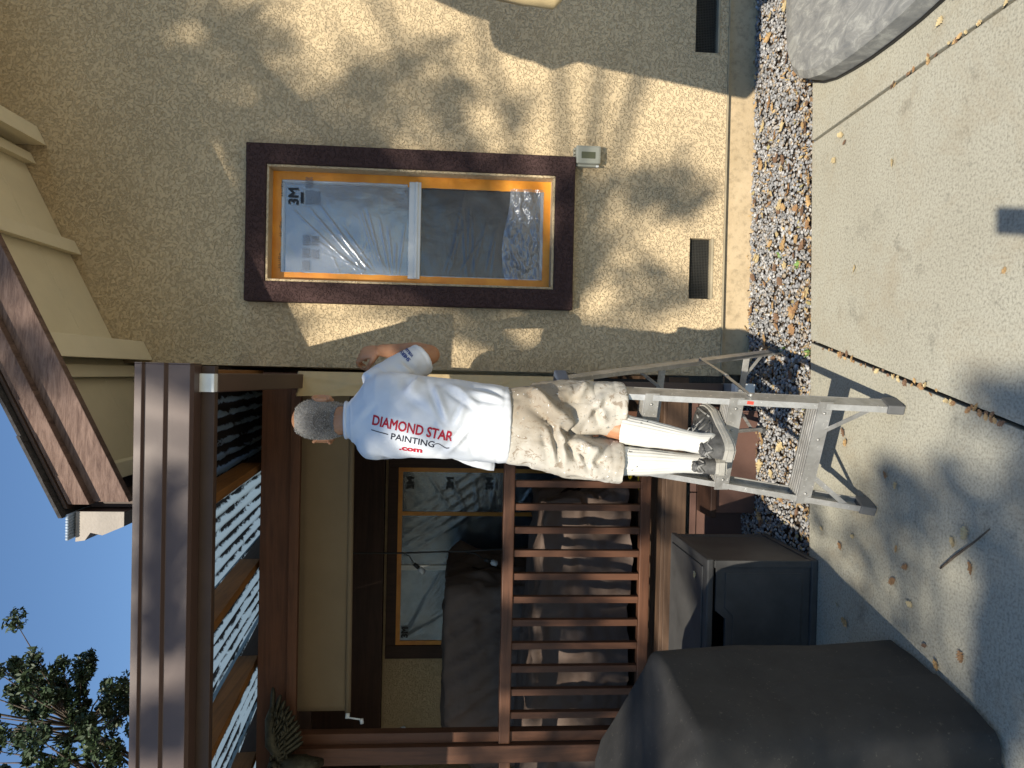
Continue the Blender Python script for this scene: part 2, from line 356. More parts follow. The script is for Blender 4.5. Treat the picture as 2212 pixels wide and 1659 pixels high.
# ================================================================== HOUSE
YW = 3.78
house = thing('house', 'tan stucco gable end wall with brown trimmed roof overhang', 'house', (1.5, 4.2, 0))
def zs(x): return 3.344 + 0.5*(x-0.173)          # underside of the roof at the wall
WX0, WX1, WZ0, WZ1 = 0.352, 1.160, 0.965, 2.662   # outside of the window trim
TR = 0.105
OX0, OX1, OZ0, OZ1 = WX0+TR, WX1-TR, WZ0+TR, WZ1-TR  # window opening
vents = [(0.438, 0.766, 0.192, 0.322), (1.770, 2.10, 0.185, 0.318)]
holes = [(OX0, OX1, OZ0, OZ1)] + vents
xs = sorted({0.02, 4.6, OX0, OX1, *[v[0] for v in vents], *[v[1] for v in vents]}); zz = sorted({0.137, 3.1, OZ0, OZ1, *[v[2] for v in vents], *[v[3] for v in vents]})
bm = bmesh.new()
def quad(bm, *p): return bm.faces.new([bm.verts.new(q) for q in p])
for i in range(len(xs)-1):
    for j in range(len(zz)-1):
        cx, cz = (xs[i]+xs[i+1])/2, (zz[j]+zz[j+1])/2
        if any(h[0] < cx < h[1] and h[2] < cz < h[3] for h in holes): continue
        quad(bm, (xs[i], YW, zz[j]), (xs[i+1], YW, zz[j]), (xs[i+1], YW, zz[j+1]), (xs[i], YW, zz[j+1]))
quad(bm, (0.02, YW, 3.1), (4.6, YW, 3.1), (4.6, YW, zs(4.6)+.1), (0.02, YW, zs(0.02)+.1))
for (a, b, c_, d), dep in zip(holes, (0.06, 0.05, 0.05)):
    y1 = YW + dep
    quad(bm, (a, YW, c_), (a, y1, c_), (a, y1, d), (a, YW, d)); quad(bm, (b, YW, c_), (b, YW, d), (b, y1, d), (b, y1, c_))
    quad(bm, (a, YW, d), (a, y1, d), (b, y1, d), (b, YW, d)); quad(bm, (a, YW, c_), (b, YW, c_), (b, y1, c_), (a, y1, c_))
quad(bm, (0.02, YW, 0.137), (0.02, YW, 3.4), (0.02, 6.6, 3.4), (0.02, 6.6, 0.137))
quad(bm, (0.02, YW, 0.137), (0.02, YW+.03, 0.137), (4.6, YW+.03, 0.137), (4.6, YW, 0.137))
bmesh.ops.remove_doubles(bm, verts=bm.verts, dist=1e-5)
bmobj('wall', bm, MT['stucco'], house)
box('foundation', 0.03, 4.6, YW+0.030, YW+0.3, -0.09, 0.126, MT['foundation'], house, 0.004)
prism('weep_screed', [(YW-0.004, 0.136), (YW+0.032, 0.136), (YW+0.032, 0.124), (YW-0.003, 0.127)], 'x', 0.021, 4.6, MT['screed'], house)
for v in vents:
    vt = box('vent', v[0], v[1], YW+.046, YW+.052, v[2], v[3], MT['black'], house, 0)
    bm = bmesh.new()
    n = int((v[1]-v[0])/0.0085)
    for k in range(n+1):
        x = v[0] + (v[1]-v[0])*k/n; bm_box(bm, x-.0011, x+.0011, YW+.028, YW+.0302, v[2], v[3])
    n = int((v[3]-v[2])/0.0085)
    for k in range(n+1):
        z = v[2] + (v[3]-v[2])*k/n; bm_box(bm, v[0], v[1], YW+.0312, YW+.0334, z-.0011, z+.0011)
    bmobj('mesh_screen', bm, MT['galv'], vt)
    box('sill', v[0]+.001, v[1]-.001, YW-.004, YW+.044, v[2]-.002, v[2]+.010, MT['screed'], vt, 0.002)
# window: trim, frame, glass, blind
win = thing('window', None, None, (0, 0, 0)); win.parent = house; win.location = Vector((0.75, YW, 1.8)) - house.location
del_keys = [k for k in win.keys()]
YT = YW - 0.066
def wob(o, amp=0.0015):
    for v in o.data.vertices: v.co += Vector((nz(*v.co, 14), nz(v.co.x+5, v.co.y, v.co.z, 14), nz(v.co.x, v.co.y+9, v.co.z, 14)))*amp
box('trim_board', WX0, WX0+TR, YT, YW+.004, WZ0, WZ1, MT['stucco_trim'], win, 0.010)
box('trim_board', WX1-TR, WX1, YT, YW+.004, WZ0, WZ1, MT['stucco_trim'], win, 0.010)
box('trim_board', WX0+TR-.012, WX1-TR+.012, YT+.0015, YW+.004, WZ1-TR, WZ1-.001, MT['stucco_trim'], win, 0.010)
box('trim_board', WX0+TR-.012, WX1-TR+.012, YT+.0015, YW+.004, WZ0+.001, WZ0+TR, MT['stucco_trim'], win, 0.010)
# tan reveal showing inside the trim
YG = YW + 0.055
box('reveal', OX0+.001, OX0+.012, YT+.010, YG, OZ0+.001, OZ1-.001, MT['stucco'], win, 0.002)
box('reveal', OX1-.012, OX1-.001, YT+.010, YG, OZ0+.001, OZ1-.001, MT['stucco'], win, 0.002)
box('reveal', OX0+.013, OX1-.013, YT+.010, YG, OZ1-.012, OZ1-.001, MT['stucco'], win, 0.002)
box('reveal', OX0+.013, OX1-.013, YT+.010, YG, OZ0+.001, OZ0+.014, MT['stucco'], win, 0.002)
FX0, FX1, FZ0, FZ1 = OX0+.013, OX1-.013, OZ0+.016, OZ1-.014
ZM0, ZM1 = 1.775, 1.838                      # meeting rail
for x0, x1, z0, z1 in ((FX0, FX0+.05, FZ0, FZ1), (FX1-.05, FX1, FZ0, FZ1), (FX0+.051, FX1-.051, FZ1-.05, FZ1), (FX0+.051, FX1-.051, FZ0, FZ0+.05)):
    box('frame', x0, x1, YG-.02, YG+.03, z0, z1, MT['white'], win, 0.003)
box('meeting_rail', FX0+.030, FX1-.030, YG-.038, YG+.012, ZM0, ZM1, MT['white'], win, 0.004)
box('meeting_rail', FX0+.031, FX1-.031, YG-.046, YG-.037, ZM0+.016, ZM0+.030, MT['white'], win, 0.002)
box('pane', FX0+.04, FX1-.04, YG+.012, YG+.016, ZM1, FZ1-.04, MT['glass'], win, 0)
box('pane', FX0+.04, FX1-.04, YG+.004, YG+.008, FZ0+.04, ZM0, MT['screen'], win, 0)
# masking film taped over the window
mf = thing('masking_film', 'clear plastic film taped with orange tape over the brown trimmed window', 'plastic film', (0.75, YG-.03, 1.1))
TW = 0.042
YTp = YG - .026
for nm, x0, x1, z0, z1, yy in (('tape_strip', FX0-.004, FX0+TW+.004, FZ0-.004, FZ1, 0), ('tape_strip', FX1-TW, FX1+.004, FZ0-.004, FZ1+.002, 0.001),
        ('tape_strip', FX0, FX1, FZ1-TW, FZ1+.004, -0.0015), ('tape_strip', FX0, FX1, FZ0-.006, FZ0+TW-.006, -0.0018), ('tape_strip', FX1-TW-.016, FX1-.004, FZ0+.01, ZM1+.01, -0.003)):
    def fn(u, v, x0=x0, x1=x1, z0=z0, z1=z1, yy=yy):
        x = x0+(x1-x0)*u; z = z0+(z1-z0)*v
        e = 0.0025*nz(x, z, yy*300, 22, 3)
        return (x + (e if u in (0, 1) else 0), YTp+yy-.002+0.0018*nz(x, z, 3.1, 40, 2)-0.0006, z + (e if v in (0, 1) else 0))
    nu, nv = (4, 60) if (z1-z0) > (x1-x0) else (40, 4)
    grid(nm, fn, nu, nv, MT['tape'], mf)
def folds(lines, x, z):
    h = 0.0
    for (x0, z0, x1, z1, w, d) in lines:
        dx, dz = x1-x0, z1-z0; L2 = dx*dx+dz*dz; tt = ((x-x0)*dx+(z-z0)*dz)/L2
        if -0.05 < tt < 1.05:
            px, pz_ = x0+dx*tt, z0+dz*tt; dd = math.hypot(x-px, z-pz_)/w
            if dd < 3: h += d*math.exp(-dd*dd)*max(0, math.sin(max(0, min(1, tt))*math.pi))**0.5
    return h
fr = random.Random(3)
up_l = []
for k in range(14):
    s = k/13; up_l.append((FX0+.05+.02*fr.random(), ZM1+.05+.20*s, FX0+.22+.2*fr.random(), ZM1+.02+.55*s*(.8+.3*fr.random()), .0022+.0012*fr.random(), .0022+.0022*fr.random()))
for k in range(10):
    up_l.append((FX0+.03, ZM1+.04+.5*fr.random(), FX0+.16+.1*fr.random(), ZM1+.05+.5*fr.random(), .0025, .0022))
lo_l = []
for k in range(12):
    z = FZ0+.12+fr.random()*.5; lo_l.append((FX0+.04+fr.random()*.05, z, FX0+.25+fr.random()*.32, z+fr.uniform(-.12, .12), .0024+.0012*fr.random(), .0035+.003*fr.random()))
def fupper(u, v):
    x = FX0+.015+(FX1-FX0-.03)*u; z = ZM1-.01+(FZ1-.012-ZM1+.01)*v
    return (x, YTp+.003 - folds(up_l, x, z) - .002*nz(x, z, 1, 7, 3), z)
grid('film_sheet', fupper, 110, 130, MT['film'], mf)
def flower(u, v):
    x = FX0+.015+(FX1-FX0-.03)*u; z = FZ0+.012+(ZM0+.01-FZ0-.012)*v
    return (x, YTp+.003 - folds(lo_l, x, z) - .002*nz(x, z, 5, 7, 3), z)
grid('film_sheet', flower, 100, 110, MT['film_low'], mf)
def ffold(u, v):
    x = FX0+.04+(FX1-FX0-.085)*u; z = FZ0+.035+(.20+.02*math.sin(u*5))*v
    c_ = noise.turbulence(Vector((x*11, z*17, 2)), 4, True)
    return (x, YTp-.003-.030*c_*min(1, 6*v*(1-v)+.3), z)
grid('bunched_edge', ffold, 90, 60, MT['film_fold'], mf)
from mathutils.geometry import delaunay_2d_cdt
def text_mesh(txt, size, extr=0.0, bold=0.0):
    """flat letters: outlines from the font, filled with a constrained triangulation"""
    cu = bpy.data.curves.new('txt', 'FONT'); cu.body = txt; cu.size = size; cu.fill_mode = 'NONE'; cu.resolution_u = 3
    o = bpy.data.objects.new('txt', cu); COL.objects.link(o)
    dg = bpy.context.evaluated_depsgraph_get(); src = bpy.data.meshes.new_from_object(o.evaluated_get(dg))
    bpy.data.objects.remove(o); bpy.data.curves.remove(cu)
    co = [Vector((v.co.x, v.co.y)) for v in src.vertices]; adj = {}
    for e in src.edges:
        a, b = e.vertices; adj.setdefault(a, []).append(b); adj.setdefault(b, []).append(a)
    loops = []; seen = set()
    for s in adj:
        if s in seen: continue
        lp_ = [s]; seen.add(s); cur = s
        while True:
            nx = [k for k in adj[cur] if k not in seen]
            if not nx: break
            cur = nx[0]; seen.add(cur); lp_.append(cur)
        if len(lp_) > 2: loops.append([co[k] for k in lp_])
    def inside(p, poly):
        c = False
        for k in range(len(poly)):
            a, b = poly[k], poly[k-1]
            if (a.y > p.y) != (b.y > p.y) and p.x < (b.x-a.x)*(p.y-a.y)/(b.y-a.y)+a.x: c = not c
        return c
    def area(p): return sum(p[k-1].x*p[k].y-p[k].x*p[k-1].y for k in range(len(p)))/2
    def grow(p, d):
        if area(p) < 0: p = p[::-1]
        q = []
        for k in range(len(p)):
            e0 = (p[k]-p[k-1]); e1 = (p[(k+1) % len(p)]-p[k])
            if e0.length < 1e-9 or e1.length < 1e-9: q.append(p[k]); continue
            n0 = Vector((e0.y, -e0.x)).normalized(); n1 = Vector((e1.y, -e1.x)).normalized(); m_ = n0+n1
            q.append(p[k]+(m_/max(.6, m_.dot(n0)))*d if m_.length > .1 else p[k])
        return q
    depth = [sum(inside(lp_[0], o2) for o2 in loops if o2 is not lp_) for lp_ in loops]
    V = []; F = []
    for lp_, dp in zip(loops, depth):
        if dp % 2: continue
        polys = [grow(lp_, bold)]+[grow(h, -bold) for h, hd in zip(loops, depth) if hd == dp+1 and inside(h[0], lp_)]
        vs = []; es = []
        for p in polys:
            b0 = len(vs); vs += p; es += [(b0+k, b0+(k+1) % len(p)) for k in range(len(p))]
        rv, _, rf, _, _, _ = delaunay_2d_cdt(vs, es, [], 0, 1e-7)
        b0 = len(V); V += [(v.x, v.y, 0) for v in rv]
        for f in rf:
            c = (rv[f[0]]+rv[f[1]]+rv[f[2]])/3
            if inside(c, polys[0]) and not any(inside(c, h) for h in polys[1:]): F.append(tuple(b0+k for k in f))
    me = bpy.data.meshes.new('lettering'); me.from_pydata(V, [], F); me.update(); return me
def text_xz(name, txt, size, x, z, y, mat, parent, bold=0.0, rot=0.0, sx=1.0):
    me = text_mesh(txt, size, 0, bold); V = [v.co.copy() for v in me.vertices]; F = [tuple(p.vertices) for p in me.polygons]
    ca, sa = math.cos(rot), math.sin(rot)
    W = [(x+(v.x*sx*ca - v.y*sa), y, z+(v.x*sx*sa+v.y*ca)) for v in V]
    return mobj(name, W, F, mat, parent)
yt = YTp - .0065
text_xz('printed_logo', '3M', 0.072, 0.868, 2.415, yt, MT['ink'], mf, 0.0018)
box('printed_bar', 0.878, 0.935, yt-.0003, yt, 2.388, 2.402, MT['ink'], mf, 0)
text_xz('printed_note', '6 ft / 1.82 m', 0.016, 0.91, 2.492, yt, MT['ink'], mf)
text_xz('printed_note', '6 ft / 1.82 m', 0.016, 0.70, 2.497, yt, MT['ink'], mf)
text_xz('printed_note', '6 ft / 1.82 m', 0.016, 0.535, 2.50, yt, MT['ink'], mf)
for (bx, bz, w) in ((0.875, 2.375, .075), (0.96, 2.375, .055), (0.66, 2.385, .055), (0.595, 2.385, .05), (0.53, 2.385, .05), (0.875, 2.335, .07), (0.66, 2.34, .05), (0.59, 2.34, .05)):
    bm = bmesh.new()
    for r in range(7):
        x = bx; z = bz-.0055*r
        while x < bx+w:
            L = fr.uniform(.004, .014); quad(bm, (x, yt, z), (min(x+L, bx+w), yt, z), (min(x+L, bx+w), yt, z+.0028), (x, yt, z+.0028)); x += L+.003
    bmobj('printed_text_block', bm, MT['greyink'], mf)

# roof overhang
roof = thing('roof', None, None); roof.parent = house; roof.location = Vector((0, 3.3, 3.2)) - house.location
YR = 2.88
def zb(x): return 2.865 + 0.497*(x+0.467)     # lower edge of the barge board
XL, XR = -0.53, 4.4
def rake(name, d0, d1, y0, y1, mat, xl=XL, xr=XR, bev=0.003):
    """board following the rake; d0..d1 heights above the barge's lower edge"""
    return prism(name, [(xl, zb(xl)+d0), (xr, zb(xr)+d0), (xr, zb(xr)+d1), (xl, zb(xl)+d1)], 'y', y0, y1, mat, roof, bev)
rake('barge_board', 0.0, 0.135, YR, YR+.04, MT['barge'], XL+.0)
rake('barge_trim_board', 0.135, 0.215, YR-.035, YR+.02, MT['barge'], XL-.005)
rake('drip_edge', 0.217, 0.232, YR-.045, YR+.2, MT['brownpaint'], XL-.02)
def soff(x): return zs(x)
# soffit boards running up the slope
ys = np.linspace(YR+.042, YW-.002, 4)
for i in range(3):
    prism('soffit_board', [(XL+.05, zs(XL+.05)), (XR, zs(XR)), (XR, zs(XR)+.02), (XL+.05, zs(XL+.05)+.02)], 'y', ys[i]+.0015, ys[i+1]-.0015, MT['cream'], roof, 0.0015)
prism('soffit_board', [(XL+.05, zs(XL+.05)), (0.018, zs(0.018)), (0.018, zs(0.018)+.02), (XL+.05, zs(XL+.05)+.02)], 'y', YW, 5.2, MT['cream'], roof, 0.0015)
for x, w in ((0.085, .095), (-0.02, .055), (0.60, .07), (1.16, .095), (1.045, .055), (1.72, .07), (2.3, .095), (-0.44, .06)):
    d = .15 if w > .08 else .055
    prism('lookout_beam', [(x-w/2, zs(x-w/2)-d), (x+w/2, zs(x+w/2)-d), (x+w/2, zs(x+w/2)-.002), (x-w/2, zs(x-w/2)-.002)], 'y', YR+.043, YW-.003 if x > 0.02 else 5.1, MT['cream'], roof, 0.004)
# shingles along the rake
k = 0; x = XL-.05
while x < XR:
    L = 0.145; z = zb(x)+.236
    o = prism('shingle', [(x, z), (x+L+.02, z+.497*(L+.02)+.003), (x+L+.02, z+.497*(L+.02)+.016), (x, z+.014)], 'y', YR-.075+rng.uniform(-.006, .006), YR+.5, MT['shingle'], roof, 0)
    x += L
mobj('roof_deck', [(XL-.05, YR-.03, zb(XL-.05)+.25), (XR, YR-.03, zb(XR)+.25), (XR, 9, zb(XR)+.25), (XL-.05, 9, zb(XL-.05)+.25)], [(0, 1, 2, 3)], MT['shingle'], roof)
# eave return: fascia and ogee gutter running back along the house side
box('eave_fascia', XL-.03, XL+.0, YR+.045, 5.2, zb(XL)-.005, zb(XL)+.17, MT['brownpaint'], roof, 0.003)
og = [(XL-.033, 2.84), (XL-.033, 3.02), (XL-.15, 3.02), (XL-.145, 2.985), (XL-.115, 2.965), (XL-.125, 2.92), (XL-.105, 2.875), (XL-.09, 2.84)]
prism('eave_gutter', og, 'y', YR-.02, 5.2, MT['gutter'], roof, 0.002)
prism('eave_end_cap', [(a*1.0, b) for a, b in og], 'y', YR-.028, YR-.021, simple('pale_end_cap', (0.22, 0.185, 0.155), .5), roof, 0.0)
bm = bmesh.new()
for i in range(9):
    bm_tube(bm, [(XL-.045-.011*i, YR-.06, 3.035), (XL-.045-.011*i, YR+.25, 3.06)], .007, 6)
bmobj('corrugated_flashing', bm, simple('blue_grey_metal', (0.30, 0.36, 0.44), .5, .2), roof, True)

# small sensor box
sb = thing('thermometer_box', 'small grey weatherproof instrument box with display at the window corner', 'instrument box', (1.18, YW, .83))
box('housing', 1.126, 1.222, YW-.062, YW-.012, 0.832, 0.965, MT['boxgrey'], sb, 0.012)
box('back_plate', 1.122, 1.218, YW-.012, YW+.002, 0.836, 0.972, MT['boxgrey'], sb, 0.003)
box('display', 1.152, 1.187, YW-.0645, YW-.060, 0.862, 0.936, MT['lcd'], sb, 0.002)
box('hinge', 1.114, 1.126, YW-.045, YW-.02, 0.845, 0.96, MT['boxgrey'], sb, 0.004)
for k in range(4): box('fin', 1.136+.02*k, 1.148+.02*k, YW-.052, YW-.02, 0.966, 0.974, MT['boxgrey'], sb, 0.002)
box('latch', 1.112, 1.122, YW-.05, YW-.035, 0.84, 0.855, MT['white'], sb, 0.002)

# ================================================================== PORCH
porch = thing('covered_porch', 'redwood framed porch with corrugated roof and brown gutter beside the house', 'porch', (-1.2, 4.2, 0))
YGt = 2.60
# gutter: two-step brown profile
gp = [(YGt, 2.674), (YGt-.006, 2.694), (YGt+.11, 2.694), (YGt+.11, 2.505), (YGt+.022, 2.505), (YGt+.022, 2.585), (YGt+.004, 2.592), (YGt+.004, 2.602), (YGt, 2.607)]
gp = [(YGt-.012, 2.668), (YGt-.012, 2.693), (YGt+.10, 2.693), (YGt+.10, 2.503), (YGt+.030, 2.503), (YGt+.014, 2.512), (YGt+.014, 2.588), (YGt, 2.597), (YGt, 2.662)]
gut = prism('gutter', gp, 'x', -3.4, 0.013, MT['gutter'], porch, 0.0015)
prism('end_cap', gp, 'x', 0.014, 0.018, MT['gutter'], gut, 0.0)
box('fascia_board', -3.4, 0.010, YGt+.103, YGt+.14, 2.455, 2.64, MT['brownpaint'], porch, 0.003)
# downspout: pale outlet, sloping run to the wall, then straight down the corner
ds = thing('downspout', None, None); ds.parent = porch; ds.location = Vector((-.05, 3.7, 1.2)) - porch.location
box('outlet', -0.086, -0.018, YGt+.08, YGt+.135, 2.45, 2.555, MT['whitemetal'], ds, 0.004)
beam('sloping_run', (-0.052, YGt+.12, 2.475), (-0.052, 3.66, 2.36), 0.070, 0.06, MT['gutter'], ds, (1, 0, 0), 0.004)
box('vertical_run', -0.090, -0.020, 3.66, 3.72, 0.16, 2.40, MT['gutter'], ds, 0.004)
box('shoe', -0.092, -0.018, 3.56, 3.72, 0.06, 0.155, simple('grey_shoe_metal', (0.22, 0.22, 0.22), .5), ds, 0.006)
box('shoe_end', -0.094, -0.016, 3.50, 3.558, 0.055, 0.16, MT['whitemetal'], ds, 0.008)
# roof structure
YB = 3.85
beam('main_beam', (-3.4, YB, 2.487), (-.012, YB, 2.487), .19, .09, MT['redwood_x'], porch, (0, 0, 1))
beam('ledger_strip', (-3.4, YB-.062, 2.40), (-.1, YB-.062, 2.40), .05, .03, MT['redwood_x'], porch, (0, 0, 1))
for x in (-0.012, -0.515, -1.04, -1.57, -2.10, -2.63, -3.16):
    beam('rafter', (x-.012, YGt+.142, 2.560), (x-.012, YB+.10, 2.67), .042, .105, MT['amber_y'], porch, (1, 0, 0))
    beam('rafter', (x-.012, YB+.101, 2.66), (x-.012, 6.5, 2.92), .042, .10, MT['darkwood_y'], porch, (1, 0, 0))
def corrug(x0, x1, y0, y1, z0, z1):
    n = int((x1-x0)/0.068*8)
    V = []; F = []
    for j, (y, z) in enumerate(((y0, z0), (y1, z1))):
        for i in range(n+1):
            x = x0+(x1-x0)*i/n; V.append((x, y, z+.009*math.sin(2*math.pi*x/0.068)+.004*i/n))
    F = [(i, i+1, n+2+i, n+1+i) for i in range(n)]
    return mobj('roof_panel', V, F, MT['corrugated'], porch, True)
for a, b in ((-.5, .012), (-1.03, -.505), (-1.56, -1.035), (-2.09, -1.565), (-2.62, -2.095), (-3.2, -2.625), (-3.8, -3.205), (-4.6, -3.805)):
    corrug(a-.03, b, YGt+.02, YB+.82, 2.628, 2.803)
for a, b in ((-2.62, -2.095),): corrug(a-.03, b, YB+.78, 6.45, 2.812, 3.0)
for a, b in ((-.70, .012), (-1.40, -.705), (-2.09, -1.405), (-3.4, -2.625), (-4.6, -3.405)):  # opaque boards added in place of rear panels to keep light off the back wall
    prism('added_ceiling_board', [(YB+.78, 2.815), (6.54, 3.00), (6.54, 3.02), (YB+.78, 2.832)], 'x', a, b, MT['darkwood_y'], porch, 0)
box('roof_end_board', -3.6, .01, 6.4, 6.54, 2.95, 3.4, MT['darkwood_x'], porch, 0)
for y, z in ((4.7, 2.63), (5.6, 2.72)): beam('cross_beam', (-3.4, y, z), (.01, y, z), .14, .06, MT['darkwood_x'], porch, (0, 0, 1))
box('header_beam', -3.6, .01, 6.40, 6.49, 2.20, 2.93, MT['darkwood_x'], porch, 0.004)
# posts
box('post', -2.100, -2.005, YB-.045, YB+.045, .43, 2.39, MT['redwood_z'], porch, 0.005)
box('post', -2.004, -1.945, YB-.01, YB+.05, .43, 2.392, MT['redwood_z'], porch, 0.004)
box('post', -.075, -.005, YB+.005, YB+.09, .43, 2.392, MT['blackmetal'], porch, 0.004)
# deck
for i in range(18):
    y = 3.82+.143*i; box('deck_board', -3.4, .015, y, y+.138, .40, .43, MT['greywood_x'], porch, 0.004)
box('rim_joist', -3.4, .01, 3.80, 3.818, .30, .415, MT['greywood_x'], porch, 0.003)
for i, (a, b) in enumerate(((-.62, -.02), (-1.23, -.626), (-1.84, -1.236), (-2.45, -1.846), (-3.06, -2.456))):
    box('skirting_panel', a, b, 3.836, 3.852, -.07, .25, MT['skirt'], porch, 0.003)
    box('skirting_batten', a, b, 3.825, 3.835, .235, .27, MT['skirt'], porch, 0.003)
box('step_tread', -.72, -.14, 3.60, 3.815, .205, .235, MT['darkwood_x'], porch, 0.005)
box('step_riser', -.70, -.16, 3.64, 3.66, -.05, .20, MT['skirt'], porch, 0.003)
# railing
rl = thing('railing', None, None); rl.parent = porch; rl.location = Vector((-1.2, YB, .9)) - porch.location
box('top_rail', -2.003, -.08, YB-.03, YB+.045, 1.240, 1.300, MT['redwood_x'], rl, 0.005)
box('bottom_rail', -2.003, -.08, YB-.022, YB+.03, .488, .545, MT['redwood_x'], rl, 0.005)
box('top_rail', -3.4, -2.102, YB-.03, YB+.045, 1.235, 1.295, MT['redwood_x'], rl, 0.005)
box('bottom_rail', -3.4, -2.102, YB-.022, YB+.03, .488, .545, MT['redwood_x'], rl, 0.005)
bx0 = [-.20, -.325, -.45]+[-.588-.1267*k for k in range(11)]+[-2.22, -2.35, -2.48]
for x in bx0: box('baluster', x-.018, x+.018, YB-.018, YB+.018, .546, 1.239, MT['redwood_z'], rl, 0.003)
# back wall of the porch with its window
bw = box('back_wall', -3.6, .02, 6.55, 6.7, 0.3, 3.4, MT['stucco'], porch, 0)
box('side_wall', -3.75, -3.6, 3.9, 6.7, 0.3, 3.4, MT['stucco'], porch, 0)
pw = thing('back_window', None, None); pw.parent = porch; pw.location = Vector((-1.7, 6.5, 1.3)) - porch.location
for a, b, c_, d in ((-2.61, -2.49, .5, 2.18), (-.86, -.74, .5, 2.18), (-2.489, -.861, 2.09, 2.18)):
    box('trim_board', a, b, 6.50, 6.549, c_, d, MT['darkwood_z'], pw, 0.004)
for a, b, c_, d in ((-2.488, -2.45, .5, 2.089), (-.9, -.862, .5, 2.089), (-2.449, -.901, 2.05, 2.089), (-1.30, -1.265, .5, 2.049)):
    box('tape_strip', a, b, 6.515, 6.53, c_, d, MT['tape'], pw, 0.0)
box('mullion', -1.80, -1.755, 6.51, 6.54, .5, 2.049, MT['white'], pw, 0.002)
box('pane', -2.449, -1.80, 6.535, 6.545, .5, 2.049, simple('pale_blind', (0.30, 0.34, 0.36), .4), pw, 0)
box('pane', -1.754, -.901, 6.535, 6.545, .5, 2.049, simple('dark_door_glass', (0.05, 0.06, 0.07), .15), pw, 0)
fl2 = [(-2.4, 2.0, -1.9+.1*k, 1.2+.05*k, .008, .012) for k in range(6)] + [(-1.7+.1*k, 2.04, -1.2+.1*k, 1.3, .007, .010) for k in range(5)] + [(-1.25, 1.0+.12*k, -.95, .8+.2*k, .006, .012) for k in range(6)]
def fback(u, v):
    x = -2.45+1.55*u; z = .5+1.55*v
    return (x, 6.522-folds(fl2, x, z)-.004*nz(x, z, 7, 5, 3), z)
grid('film_sheet', fback, 110, 90, MT['film_dark'], pw)
for k in range(3): text_xz('printed_logo', '3M', 0.09, -1.06, 1.95-.36*k, 6.505, MT['ink'], pw, 0.004)
text_xz('printed_logo', '3M', 0.08, -2.42, 1.98, 6.505, MT['ink'], pw, 0.004)

# ================================================================== LOOSE THINGS
# tan masking paper hung beside the corner
pl = [(-.11, 2.3, -.03, 1.9, .02, .012), (-.02, 2.36, -.10, 1.75, .015, .010), (-.1, 1.5, -.01, 1.25, .012, .012), (-.02, 1.2, -.11, .95, .012, .012)]
def fpaper(u, v):
    z = .86+1.50*v; wdt = .125-.03*(1-v)+.006*nz(z, 1, 2, 6)
    x = -.002-wdt*u
    return (x, 3.635-folds(pl, x, z)-.012*nz(x, z, 4, 6, 3)-.02*u, z + .012*nz(x, 7, 1, 20)*(v > .97))
mp = grid('masking_paper', fpaper, 24, 160, MT['paper'], None, True, .0006)
tag(mp, 'tan masking paper hanging in the corner behind the painter', 'masking paper')
# roller shade
rs = thing('roller_shade', 'half lowered tan roller shade hanging under the porch beam', 'shade', (-1, 3.94, 2.1))
def fsh(u, v):
    x = -1.87+1.78*u; z = 2.135+.35*v
    return (x, 3.945+.006*nz(x, z, 3, 2.2)+.004*math.sin(x*3), z-.03*(1-u)*0)
grid('shade_cloth', fsh, 60, 12, MT['shade'], rs, True, .003)
tube('bottom_bar', [(-1.875, 3.945, 2.128), (-.085, 3.945, 2.137)], .016, MT['shade'], rs, 10)
bm = bmesh.new(); bm_tube(bm, [(-1.88, 3.94, 2.128), (-1.905, 3.93, 2.128)], .012, 8); bm_tube(bm, [(-1.90, 3.93, 2.128), (-1.905, 3.915, 2.045)], .005, 6)
bm_tube(bm, [(-1.90, 3.915, 2.05), (-1.925, 3.91, 2.045)], .010, 8)
bmobj('crank', bm, MT['white'], rs, True)
# eagle with raised wings on the beam
eg = thing('eagle_sculpture', 'dark bronze eagle sculpture with raised feathered wing on the porch beam', 'sculpture', (-2.03, 3.72, 2.35))
def wing(sx):
    bm = bmesh.new(); fe = random.Random(5)
    base = Vector((-2.02, 3.725, 2.405))
    # upper arm of the wing
    pts = [base, base+Vector((sx*.10, -.01, .075)), base+Vector((sx*.22, -.01, .085)), base+Vector((sx*.30, 0, .07))]
    bm_tube(bm, pts, [.040, .036, .026, .010], 10)
    tips = [(.385, .072), (.345, .035), (.315, .012), (.285, -.010), (.262, -.026), (.235, -.040), (.21, -.055), (.185, -.066), (.155, -.075), (.125, -.080), (.10, -.085)]
    for i, (tx, tz) in enumerate(tips):
        s = i/(len(tips)-1); root = base + Vector((sx*(.22-.19*s), -.012-.003*i, .075-.045*s)); tip = base + Vector((sx*tx, -.004+.004*(i % 2), tz))
        d = (tip-root).normalized(); n = d.cross(Vector((0, 1, 0))).normalized(); w = .0135
        prof = [(0, .6), (.3, 1), (.8, .95), (.95, .6), (1, .12)]
        L = (tip-root).length; top = []; bot = []; mid = []
        for t_, k in prof:
            p = root+d*L*t_
            top.append(bm.verts.new(p+n*w*k)); bot.append(bm.verts.new(p-n*w*k)); mid.append(bm.verts.new(p+Vector((0, -.007*k, 0))))
        for a in range(len(prof)-1):
            bm.faces.new((top[a], top[a+1], mid[a+1], mid[a])); bm.faces.new((mid[a], mid[a+1], bot[a+1], bot[a]))
            bm.faces.new((bot[a], bot[a+1], top[a+1], top[a]))
    for i in range(34):   # covert feathers
        p = base+Vector((sx*fe.uniform(.02, .27), -.030-fe.uniform(0, .008), fe.uniform(-.01, .085)*.9))
        bmesh.ops.create_icosphere(bm, subdivisions=1, radius=.012, matrix=Matrix.Translation(p) @ Matrix.Diagonal((1.7, .45, .7, 1)))
    return bm
